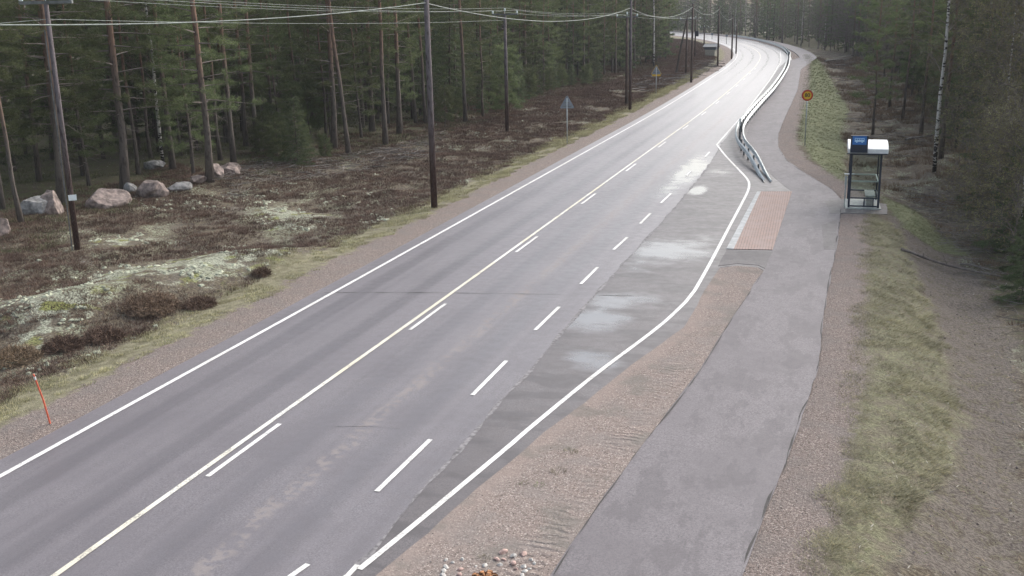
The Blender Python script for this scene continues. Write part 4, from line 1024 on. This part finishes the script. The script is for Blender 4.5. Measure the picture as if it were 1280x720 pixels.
for (px, py), s_, mt, lab in [
    ((48, 267), (.62, .55, .45), M_rockg, 'grey boulder leaning against a taller pink one, left of the concrete-tagged pole'),
    ((63, 266), (.48, .5, .62), M_rockp, 'upright pink boulder leaning behind the grey one near the left edge'),
    ((133, 257), (.85, .7, .56), M_rockp, 'large rounded pink boulder right of the nearest utility pole'),
    ((191, 242), (.8, .62, .5), M_rockp, 'reddish block-shaped boulder right of the thickest pine'),
    ((224, 237), (.55, .4, .26), M_rockg, 'low grey flat-topped boulder right of the reddish block boulder'),
    ((247, 228), (.5, .4, .28), M_rockp, 'pale flat boulder left of the bushy pine trunk'),
    ((271, 221), (.4, .4, .42), M_rockp, 'pointed pale pink boulder right of the bushy pine trunk'),
    ((289, 218), (.55, .45, .38), M_rockp, 'last pinkish boulder at the right end of the row'),
    ((194, 210), (.6, .5, .34), M_rockg, 'mossy grey boulder in the shade behind the reddish block boulder'),
    ((0, 291), (.35, .4, .4), M_rockp, 'pink boulder cut by the left picture edge'),
    ((163, 240), (.3, .3, .3), M_rockg, 'small dark boulder at the foot of the thickest pine')]:
    p = at(px, py); rock('boulder', p, tuple(v * 1.32 for v in s_), px * 7 + py, mt, lab, G1, rz=px, flat=.6 if 'flat' in lab or 'block' in lab else 0)
G2 = 'stones laid round the stump on the gravel island'
stones = [((557.5, 699.5), .045, 0, 'small whitish stone at the upper left of the stone ring'), ((566, 703), .04, 0, 'dull pale stone between two white ones left of the stump'), ((578, 698.7), .05, 0, 'clean white round stone topmost on the left of the ring'),
    ((557.5, 709), .06, 0, 'oblong white stone pointing at the stump from the left'), ((555, 714), .065, 0, 'long grey-white stone in the left stack of the ring'), ((554, 719), .06, 0, 'lowest white stone on the left side of the ring'), ((575, 711.5), .055, 1, 'upper of two rosy stones touching left of the stump'),
    ((574, 718), .055, 1, 'lower of two rosy stones touching left of the stump'), ((595, 707.7), .03, 0, 'tiny white stone at the stump rim'), ((606, 706.9), .055, 0, 'flat white stone lying against the top of the stump'), ((629, 690), .085, 1, 'biggest pink stone with a dark dimple at the top of the ring'),
    ((621, 699), .06, 1, 'pink stone below left of the biggest pink stone'), ((630, 699.5), .045, 1, 'dusty rose stone just below the biggest pink stone'), ((642, 695), .07, 0, 'smooth off-white stone between two pink ones'), ((654.5, 692.5), .075, 1, 'salmon pink stone rightmost at the top of the ring'),
    ((625, 706), .05, 0, 'flat grey stone right of the stump'), ((641.7, 704.5), .065, 1, 'long rose-grey stone right of the stump'), ((645, 711), .045, 1, 'small rosy stone below the long rose-grey one'), ((663.6, 699.5), .045, 0, 'grey stone at the right rim of the ring'),
    ((668, 704), .045, 0, 'slim pale stone furthest right in the ring'), ((655, 708), .06, 0, 'light grey stone inside the right rim of the ring'), ((656, 714), .06, 0, 'long whitish stone low on the right of the ring'), ((652.7, 719), .055, 0, 'lowest whitish stone on the right, cut by the picture edge'), ((662, 711), .035, 0, 'small grey chip right of the long whitish stone')]
for i, ((px, py), r_, k, lab) in enumerate(stones):
    g = G(px, py, .03); rock('stone', (g[0], g[1], .02), (r_ * 1.15, r_ * .8, r_ * .62), i + 50, M_rockr if k else M_rockw, lab, G2, rz=random.uniform(0, 3), cat='stone', sub=2, rough=.3)
# stump with radial cracks
g = G(607, 724, .15); ste = empty('tree_stump', (g[0], g[1], .022), 0, 'rusty brown cut stump with star-shaped cracks inside the ring of stones', 'tree stump')
n = 40; a = np.arange(n) * 2 * math.pi / n; m = MB()
rr = .235 + .02 * np.sin(a * 5) + np.where(np.arange(n) % 4 == 0, -.05, 0); V = [np.stack([rr * 1.12 * np.cos(a), rr * 1.12 * np.sin(a), np.zeros(n) - .05], 1), np.stack([rr * np.cos(a), rr * np.sin(a), np.full(n, .15)], 1)]
j = np.arange(n); m.add(np.vstack(V), Q=np.stack([j, (j + 1) % n, (j + 1) % n + n, j + n], 1)); m.build('bark', M_stump, ste)
m = MB(); rings = [(.0, .155), (.06, .165), (.13, .16), (.2, .15)]
V = [[0, 0, .15]]; T = []
for q, (ra, zz) in enumerate(rings[1:]):
    k_ = np.where(np.arange(n) % 4 == 0, -.05, .012 * np.cos(a * 3)); V += [list(v) for v in np.stack([ra * rr / .2 * np.cos(a), ra * rr / .2 * np.sin(a), zz + k_], 1)]
T = [(0, 1 + i, 1 + (i + 1) % n) for i in range(n)]; Q = []
for q in range(2): Q += [(1 + q * n + i, 1 + (q + 1) * n + i, 1 + (q + 1) * n + (i + 1) % n, 1 + q * n + (i + 1) % n) for i in range(n)]
m.add(V, T=T, Q=Q); m.build('cut_face', simple('rusty_end_grain', (.36, .17, .075), .9, .5, 14, bump=.8), ste)
# weeds on the island
for (px, py), mt, s_, lab in [((697, 591), M_grl, 1.3, 'yellowish dry grass tuft on the gravel island'), ((674, 608), M_grg, .8, 'small green weed on the gravel island'), ((655, 606), M_grg, .7, 'faint green weed nearest the bus bay on the gravel island'),
                             ((713, 566), M_grl, 1.2, 'upper pale grass tuft on the gravel island'), ((605, 700), M_grl, .7, 'sparse grass wisp above the stump')]:
    g = G(px, py); V, T = blades(60, .08 * s_, .012, .13 * s_, .07, int(px)); m = MB(); m.add(V, T=T); o = m.build('grass_tuft', mt); o.location = (g[0], g[1], .024); tag(o, lab, 'grass tuft', 'weeds on the gravel island')

# ------------------------------------------------------------------ utility poles and lines
def wire(name, ends, sag, label, group, r=.02):
    m = MB()
    for a, b, s_ in ends:
        a, b = np.array(a), np.array(b); t = np.linspace(0, 1, 22)[:, None]; P = a + (b - a) * t - np.array([0, 0, 1]) * (4 * s_ * t * (1 - t)); m.tube(P, r, 5, cap=False)
    return tag(m.build(name, M_wire), label, 'power line', group)
MVP = {}
def mv_pole(px, py, top, label, arm=2.4, mat=M_pole, plate=False, box=False, h=None, r=.15):
    b = at(px, py); h = h or rise(b, *top); e = empty('utility_pole', b, 0, label, 'utility pole', 'poles of the crossarm power line')
    m = MB(); m.tube([(0, 0, -.3), (0, 0, h * .5), (0, 0, h)], [r, r * .88, r * .72], 10)
    # upper half weathered grey, lower half tarred
    m.build('pole', mat, e, smooth=True)
    c = MB(); c.box((0, 0, h + .06), (arm, .09, .11)); arm_o = c.build('crossarm', M_post, e)
    ins = []
    for k in (-1, 0, 1):
        x = k * arm * .47; zz = h + (.12 if k else .3)
        i_ = MB(); i_.tube([(x, 0, h + .1), (x, 0, zz + .1)], .02, 5); prof = [(0, .07), (.05, .085), (.09, .05), (.14, .075), (.19, .04)]
        i_.tube([(x, 0, zz + q) for q, _ in prof], [w for _, w in prof], 10); i_.build('insulator', M_ins, e, smooth=True); ins.append(np.array(b) + [x, 0, zz + .22])
    if plate:
        hh = rise(b, 93, 246); p_ = MB(); p_.box((.16, -.1, hh), (.3, .03, .22), rz=R(40)); p_.build('number_plate', M_wsign, e)
        q_ = MB(); q_.tube([(-.13, -.14, 0), (-.11, -.12, h * .9)], .025, 5); q_.build('conduit', M_post, e)
    if box:
        p_ = MB(); p_.box((.3, -.3, h * .62), (.6, .5, .9)); p_.build('transformer', M_navy, e)
    return np.array(b), h, ins
pa, ha, ia = mv_pole(97, 312, (62, 5), 'nearest utility pole with a white plate, standing in heather at the left', 2.4, plate=True, r=.12)
pb, hb, ib = mv_pole(634, 165, (631, 19), 'crossarm pole standing left of the first triangular sign', 2.0)
pc, hc, ic = mv_pole(783, 131, (783, 22), 'crossarm pole half hidden behind the tall pole in mid view', 2.0, M_polb)
pd, hd, id_ = mv_pole(857.5, 93, (857, 25), 'dark crossarm pole just left of the pole on the clearing verge', 1.8, M_polb)
pe, he, ie = mv_pole(868.5, 71, (870, 24), 'far dark pole carrying a small transformer box', 1.8, M_polb, box=True)
pf, hf, if_ = mv_pole(880, 60, (881, 35), 'farthest crossarm pole beside the small roofed shed', 1.8, M_polb)
before = [np.array(ia[k]) + [-6.5, -38, .6] for k in range(3)]
chain = [before, ia, ib, ic, id_, ie, if_]
for k, w in enumerate(('left', 'middle', 'right')):
    wire('power_line', [(chain[q][k], chain[q + 1][k], .3 if q else .5) for q in range(len(chain) - 1)], 0, f'{w} one of the three conductors on the crossarm poles', 'conductors on the crossarm poles', .011)
def lv_pole(px, py, h, label, r=.14, mat=M_pole):
    b = at(px, py); e = empty('roadside_pole', b, 0, label, 'utility pole', 'tall poles along the left verge'); m = MB(); m.tube([(0, 0, -.3), (0, 0, h * .5), (0, 0, h)], [r, r * .88, r * .75], 10); m.build('pole', mat, e, smooth=True)
    k = MB(); k.tube([(0, 0, h - .35), (.0, -.22, h - .3), (0, -.24, h - .42)], .02, 5); k.build('hook', M_post, e)
    c = MB(); c.tube([(0, 0, h), (0, 0, h + .05)], [r * .8, r * .8], 10); c.build('pole_cap', M_post, e)
    return np.array(b), h
L1, h1 = lv_pole(543, 260, 9.75, 'thick roadside wooden pole on the verge, nearest of its row', .155)
L2, h2 = lv_pole(787.5, 138, 9.35, 'roadside pole in mid view overlapping a thinner crossarm pole')
L3, h3 = lv_pole(864, 103, rise(at(864, 103), 864.5, 4.5), 'roadside pole on the verge where the clearing begins', mat=M_polb)
L4, h4 = lv_pole(897, 83, rise(at(897, 83), 899, 8), 'far roadside pole right of the small roofed shed', mat=M_polb)
L5, h5 = lv_pole(914.5, 73.5, rise(at(914.5, 73.5), 916, 19), 'second farthest roadside pole, on the inside of the bend', mat=M_polb)
L6, h6 = lv_pole(920, 67, rise(at(920, 67), 921, 27), 'farthest roadside pole at the inside of the bend', mat=M_polb)
tp = [(L1 + [-6, -42, .5], 9.8)] + [(L1, h1 - .45), (L2, h2 - .6), (L3, h3 - .4), (L4, h4 - .4), (L5, h5 - .4), (L6, h6 - .4)]
pts = [np.array(b) + [0, -.2, h] for b, h in tp]
wire('overhead_cable', [(pts[i], pts[i + 1], .95 if i < 3 else .8) for i in range(len(pts) - 1)], 0, 'single thick overhead cable sagging between the roadside poles', None, .021)
wire('telephone_cable', [(pa + [-7, -30, 8.4], pa + [0, 0, ha - .55], .3), (pa + [0, 0, ha - .55], pb + [0, 0, hb - .35], .2)], 0, 'lower cable running from the nearest pole below its crossarm', None, .012)
# leaning dead trunk by the clearing
b = at(845, 92); m = MB(); m.tube([(0, 0, -.2), (.5, 0, 3), (1.35, 0, 7.4)], [.16, .13, .09], 7); m.tube([(.9, 0, 5), (1.4, .2, 5.5)], [.03, .01], 4); m.tube([(.6, 0, 3.5), (.1, .2, 4.1)], [.03, .01], 4)
o = m.build('leaning_trunk', M_sprb); o.location = b; tag(o, 'leaning bare trunk beside the dark crossarm pole at the clearing', 'tree trunk')

# ------------------------------------------------------------------ road signs
def sign_post(name, base, h, label, cat='road sign', group=None, r=.03):
    e = empty(name, base, 0, label, cat, group); m = MB(); m.tube([(0, 0, -.3), (0, 0, h)], r, 8); m.build('post', M_galv, e, smooth=True); return e
def plate(name, pts2, th, y, mat, parent):
    n = len(pts2); m = MB(); V = np.array([(p[0], y - th / 2, p[1]) for p in pts2] + [(p[0], y + th / 2, p[1]) for p in pts2])
    j = np.arange(n); m.add(V, T=[(0, i, i + 1) for i in range(1, n - 1)] + [(n, n + i + 1, n + i) for i in range(1, n - 1)], Q=np.stack([j, j + n, (j + 1) % n + n, (j + 1) % n], 1)); return m.build(name, mat, parent)
def tri_pts(s, zc, rc=.06):
    out = []; hgt = s * .866
    for k, (cx, cz) in enumerate([(0, zc + hgt * 2 / 3 - rc * 1.7), (-s / 2 + rc * 1.5, zc - hgt / 3 + rc * .9), (s / 2 - rc * 1.5, zc - hgt / 3 + rc * .9)]):
        a0 = [30, 150, 270][k]
        for q in range(6): a = R(a0 + 120 * q / 5); out.append((cx + rc * math.cos(a), cz + rc * math.sin(a)))
    return out
for (px, py), tp_, lab, yellow in [((709, 180), (707, 119), 'grey back of a triangular warning sign on a post, nearer of the two', False), ((820, 118), (820, 82), 'triangular warning sign back with yellow edge and yellow strip below, farther one', True)]:
    b = at(px, py); h = rise(b, *tp_); e = sign_post('warning_sign', b, h - .2, lab, 'road sign', 'warning signs seen from behind', .035); e.rotation_euler.z = R(8)
    s = 1.0; zc = h - s * .866 * 2 / 3
    plate('sign_panel', tri_pts(s, zc), .012, .05, M_signb, e)
    plate('sign_face', tri_pts(s * (1.1 if yellow else .99), zc), .004, .062, M_yel, e)
    c = MB(); c.box((0, .02, zc + .1), (.3, .02, .04)); c.box((0, .02, zc - .15), (.6, .02, .04)); c.build('bracket', M_post, e)
    if yellow: plate('lower_plate', [(-.42, zc - .5), (.42, zc - .5), (.42, zc - .34), (-.42, zc - .34)], .01, .05, M_yel, e)
b = at(1006, 182); h = rise(b, 1010.5, 112.5); e = sign_post('speed_limit_sign', b, h - .1, 'round yellow speed limit sign reading 80 with a red rim on a thin post', 'road sign', None, .035); e.rotation_euler.z = R(4)
zc = h - .33; circ = lambda r: [(r * math.cos(q * math.pi / 18), zc + r * math.sin(q * math.pi / 18)) for q in range(36)]
plate('sign_rim', circ(.34), .014, -.05, M_red, e); plate('sign_face', circ(.25), .006, -.062, M_yel, e); plate('sign_edge', circ(.35), .006, -.04, M_blk, e)
def text(s, size, mat, parent, loc, rot, name, ext=.004):
    cu = bpy.data.curves.new(name, 'FONT'); cu.body = s; cu.size = size; cu.align_x = 'CENTER'; cu.align_y = 'CENTER'; cu.extrude = ext; cu.offset = .006; cu.materials.append(mat)
    o = bpy.data.objects.new(name, cu); C.objects.link(o); dg = bpy.context.evaluated_depsgraph_get(); me = bpy.data.meshes.new_from_object(o.evaluated_get(dg)); bpy.data.objects.remove(o)
    o = bpy.data.objects.new(name, me); C.objects.link(o); o.parent = parent; o.location = loc; o.rotation_euler = rot; return o
text('80', .33, M_blk, e, (0, -.069, zc), (R(90), 0, 0), 'digits')
# orange snow stake
b = at(63, 528); tp_ = ray(42, 468); m = MB(); hs_ = 1.55
t_ = (hs_ - CAM_H + b[2]) / tp_[2]; top = np.array([tp_[0] * t_, tp_[1] * t_, hs_ + b[2]]) - b; e = empty('snow_stake', b, 0, 'leaning orange-red snow stake on the left road verge', 'snow stake')
m.tube([(0, 0, -.1), top * .5 + [.02, 0, 0], top], [.022, .021, .018], 6); m.build('stake', M_orange, e)
m = MB(); m.tube([top * .9, top * .96], [.024, .024], 6); m.build('reflector', M_wsign, e)
# far verge marker posts
for px, py, tp_, lab in [(890, 49, 43, 'left of two thin posts on the far road verge'), (908, 55, 43, 'right of two thin posts on the far road verge')]:
    b = np.array([*G(px, py), 0]); b[2] = hz(b[0], b[1]); h = max(1.5, rise(b, px, tp_)); e = empty('marker_post', b, 0, lab, 'marker post', 'thin posts on the far verge'); m = MB(); m.tube([(0, 0, 0), (0, 0, h)], .06, 6); m.build('post', M_post, e)
    m = MB(); m.box((0, -.07, h - .3), (.5, .04, .5)); m.build('panel', M_signb, e)
# small roofed shed in the clearing
b = at(889, 70); b[2] = hz(b[0], b[1]); e = empty('roadside_shed', b, R(-12), 'small cream shed with a grey roof and dark window band, seen between the far poles', 'shed')
m = MB(); m.box((0, 0, .55), (1.75, 1.6, 1.1)); m.build('wall', simple('cream_boards', (.42, .40, .34), .8, .1), e)
m = MB(); m.box((0, 0, 1.35), (2.1, 1.5, .5)); m.build('window_band', simple('dusky_window', (.10, .12, .16), .4, .1), e)
m = MB(); m.box((0, -.45, 1.83), (2.5, 1.2, .08), rx=R(25)); m.box((0, .5, 1.83), (2.5, 1.2, .08), rx=R(-25)); m.build('roof', simple('grey_roof', (.3, .31, .32), .7, .1), e)

# ------------------------------------------------------------------ guardrail
GRP = [G(959.5, 228), G(953, 219.5), G(945, 210), G(938, 203), G(931, 196)] + [G(926, 188), G(924, 180), G(925, 170), G(930, 160), G(940, 147), G(952, 133), G(966, 117), G(978, 99), G(984, 86)]
GRP += [tuple(p) for p in offs(CEN, -4.5) if p[1] > 178]
GR = catmull(GRP, .8); gs = np.concatenate([[0], np.cumsum(np.linalg.norm(np.diff(GR, axis=0), axis=1))])
keep = gs < 230; GR = GR[keep]; gs = gs[keep]
gzv = .64 * sstep(gs, .0, 9)
e = empty('guardrail', (*GR[0], 0), 0, 'double-sided galvanised steel guardrail between road and path, its near end sloping into the ground', 'guardrail')
Tg = np.gradient(GR, axis=0); Tg /= np.linalg.norm(Tg, axis=1)[:, None]; Ng = np.stack([-Tg[:, 1], Tg[:, 0]], 1)
prof = [(.0, -.155), (.03, -.135), (.075, -.10), (.075, -.065), (.012, -.02), (.012, .02), (.075, .065), (.075, .10), (.03, .135), (0, .155)]
for sgn in (1, -1):
    wdt = .20 - .06 * sstep(gs, 9, 0); m = MB(); k = len(prof)
    V = np.array([[[GR[i][0] + Ng[i][0] * sgn * (wdt[i] + d), GR[i][1] + Ng[i][1] * sgn * (wdt[i] + d), gzv[i] + z] for d, z in prof] for i in range(len(GR))]) - [GR[0][0], GR[0][1], 0]
    i = (np.arange(len(GR) - 1)[:, None] * k + np.arange(k - 1)[None]).ravel(); m.add(V.reshape(-1, 3), Q=np.stack([i, i + k, i + k + 1, i + 1], 1))
    o = m.build('rail', M_galv, e, smooth=False)
    sm_ = o.modifiers.new('thickness', 'SOLIDIFY'); sm_.thickness = .006
s_ = 4.0; n_ = 0
while s_ < gs[-1] - 1 and n_ < 95:
    x, y = np.interp(s_, gs, GR[:, 0]), np.interp(s_, gs, GR[:, 1]); zz = np.interp(s_, gs, gzv); a_ = math.atan2(*(Tg[int(np.argmin(abs(gs - s_)))][::-1]))
    m = MB(); m.box((x - GR[0][0], y - GR[0][1], zz / 2 + .02), (.055, .10, zz + .14), rz=a_); m.build('post', M_post, e); s_ += 2.0; n_ += 1
b_ = GR[int(np.argmin(abs(gs - 19)))]; m = MB(); m.box((b_[0] - GR[0][0] , b_[1] - GR[0][1], 1.05), (.1, .12, .5)); m.build('end_marker', M_galv, e)

# ------------------------------------------------------------------ bus shelter
nl = np.array(G(1060.5, 261)); nr = np.array(G(1097, 261)); ang = R(1.5) ; Ws = float(nr[0] - nl[0]); Ds = 2.1; Hs = 2.42
sh = empty('bus_shelter', (nl[0], nl[1], .02), ang, 'small glass bus shelter with dark posts and a white curved roof beside the path', 'bus shelter')
def part(name, boxes, mat, parent=sh):
    m = MB()
    for c_, d_ in boxes: m.box(c_, d_)
    return m.build(name, mat, parent)
def rails(name, boxes, mat):
    for q in boxes: part(name, [q], mat)
tg = NT('shelter_glass'); tg.b.inputs['Transmission Weight'].default_value = 1; tg.b.inputs['IOR'].default_value = 1.02; M_glass = tg.done((.80, .86, .85), .03, None, .3)
for x in (0, Ws):
    for y in (0, Ds): part('post', [((x, y, Hs / 2 + .06), (.09 if y == 0 else .07, .09, Hs))], M_navy)
part('base_slab', [((Ws / 2, Ds / 2, .0), (Ws + .26, Ds + .26, .09))], simple('shelter_slab', (.42, .44, .42), .85, .1))
rails('frame_rail', [((Ws / 2, .0, .48), (Ws - .1, .05, .06)), ((Ws / 2, .0, .12), (Ws - .1, .05, .06)), ((Ws * .52, .0, .30), (.05, .05, .30)), ((Ws * .83, .0, .30), (.04, .05, .30)), ((Ws / 2, 0, Hs), (Ws - .1, .06, .08))], M_navy)
rails('frame_rail', [((Ws / 2, Ds, .48), (Ws - .08, .05, .06)), ((Ws / 2, Ds, Hs), (Ws - .08, .06, .08)), ((Ws, Ds / 2, .48), (.05, Ds - .1, .06)), ((Ws, Ds / 2, Hs), (.06, Ds - .1, .08)), ((0, Ds / 2, Hs), (.06, Ds - .1, .08))], M_navy)
M_lrail = simple('light_rail', (.5, .55, .52), .5, .05)
rails('hand_rail', [((Ws / 2, .04, 1.22), (Ws - .1, .04, .05)), ((Ws / 2, Ds - .06, 1.22), (Ws - .1, .04, .05)), ((Ws - .06, Ds / 2, 1.22), (.04, Ds - .14, .05))], M_lrail)
part('glass_pane', [((Ws / 2, .0, 1.45), (Ws - .1, .008, 1.9))], M_glass); part('glass_pane', [((Ws / 2, Ds, 1.45), (Ws - .1, .008, 1.9))], M_glass); part('glass_pane', [((Ws, Ds / 2, 1.45), (.008, Ds - .1, 1.9))], M_glass)
part('bench', [((Ws - .32, Ds / 2 + .1, .50), (.42, 1.5, .05)), ((Ws - .32, Ds / 2 + .7, .27), (.3, .05, .42)), ((Ws - .32, Ds / 2 - .5, .27), (.3, .05, .42))], simple('bench_boards', (.36, .36, .33), .7, .12))
# curved roof: arched across its width
m = MB(); x0, x1 = -.17, Ws + .26; y0, y1 = -.28, Ds + .2
tt = np.linspace(0, 1, 15); zr_ = .10 + .34 * np.sin(np.pi * (.04 + .92 * tt))**.55; yr_ = y0 + (y1 - y0) * tt
V = np.array([[(x, y, Hs + .05 + z) for y, z in zip(yr_, zr_)] for x in (x0, x1)]).reshape(-1, 3); Vb = V.copy(); Vb[:, 2] = Hs + .06
j = np.arange(14); m.add(np.vstack([V, Vb]), Q=np.vstack([np.stack([j, j + 15, j + 16, j + 1], 1), np.stack([j + 30, j + 31, j + 46, j + 45], 1), np.stack([j, j + 1, j + 31, j + 30], 1), np.stack([j + 15, j + 45, j + 46, j + 16], 1), [(0, 30, 45, 15)], [(14, 29, 59, 44)]]))
m.build('roof', M_roofw, sh)
part('gutter', [((Ws / 2, y0 - .0, Hs + .05), (x1 - x0 + .02, .06, .04))], M_navy)
sb = part('sign_box', [((.27, y0 - .06, Hs + .48), (.72, .12, .74))], M_navy)
part('sign_panel', [((.27, y0 - .13, Hs + .64), (.58, .02, .36))], M_blue, sb)
# bus symbol on the panel: body, windows and wheels
M_sym = simple('sign_pale_blue', (.45, .68, .9), .4, .03)
part('bus_symbol', [((.27, y0 - .145, Hs + .665), (.40, .01, .16))], M_sym, sb)
part('bus_symbol_window', [((.27 + k * .088, y0 - .153, Hs + .695), (.066, .008, .05)) for k in (-1.6, -.55, .55, 1.6)], M_blue, sb)
m = MB()
for k in (-.11, .11): m.tube([(.27 + k, y0 - .141, Hs + .575), (.27 + k, y0 - .152, Hs + .575)], .032, 10)
m.build('bus_symbol_wheel', M_sym, sb)
tb = empty('timetable_stand', (nl[0] - .18, nl[1] + .25, .02), ang, 'slim timetable case with a pale top at the left front post of the shelter', 'timetable stand')
part('post', [((0, 0, .7), (.05, .05, 1.4))], M_galv, tb); part('timetable_case', [((0, -.03, 1.2), (.1, .05, .42))], M_galv, tb); part('top_plate', [((.13, -.02, 1.5), (.42, .14, .04))], M_wsign, tb)

# fallen poles and logs
def log(px0, px1, r, label, mat, z=0, name='fallen_pole', bend=.15, branches=0):
    a = at(*px0); b = at(*px1); t = np.linspace(0, 1, 10)[:, None]; P = a + (b - a) * t; P[:, 2] = height(P[:, 0], P[:, 1]) * .5 + (a[2] + (b[2] - a[2]) * t[:, 0]) * .5 + r + z
    P[:, 1] += bend * np.sin(np.pi * t[:, 0]); m = MB(); m.tube(P - a, np.linspace(r, r * .55, 10), 7)
    for k in range(branches):
        q = P[2 + k] - a; m.tube([q, q + [random.uniform(-.5, .5), random.uniform(-.5, .5), random.uniform(.2, .6)]], [r * .3, r * .1], 4)
    o = m.build(name, mat); o.location = a; return tag(o, label, 'fallen pole', 'fallen trunks on the right')
log((1126, 313), (1262, 350), .055, 'long thin dark fallen pole lying across the soil track on the right', M_twig, bend=.25, branches=3)
log((1200, 333), (1240, 341), .04, 'pale peeled stick lying beside the dark fallen pole', M_dead, .06)
log((1031, 79), (1069, 70), .16, 'pale felled trunk lying at the far end of the green bank', M_dead, .2, 'fallen_tree')
log((1040, 84), (1062, 82), .12, 'shorter felled trunk below the pale one at the far green bank', M_dead, .1, 'fallen_tree')
log((1132, 178), (1165, 172), .09, 'grey log lying in the brushwood left of the tall white birch', M_dead, .1, 'fallen_tree')

# ------------------------------------------------------------------ air
hm = bpy.data.materials.new('haze_air'); hm.use_nodes = True; hn = hm.node_tree; hn.nodes.clear(); ho = hn.nodes.new('ShaderNodeOutputMaterial'); hv = hn.nodes.new('ShaderNodeVolumePrincipled')
hv.inputs['Color'].default_value = (.9, .93, 1, 1); hv.inputs['Density'].default_value = HAZE; hn.links.new(hv.outputs[0], ho.inputs['Volume'])
if HAZE: m = MB(); m.box((-30, 215, 12.5), (420, 530, 32)); tag(m.build('haze', hm), 'thin pale haze hanging over road and forest', 'haze', kind='stuff')
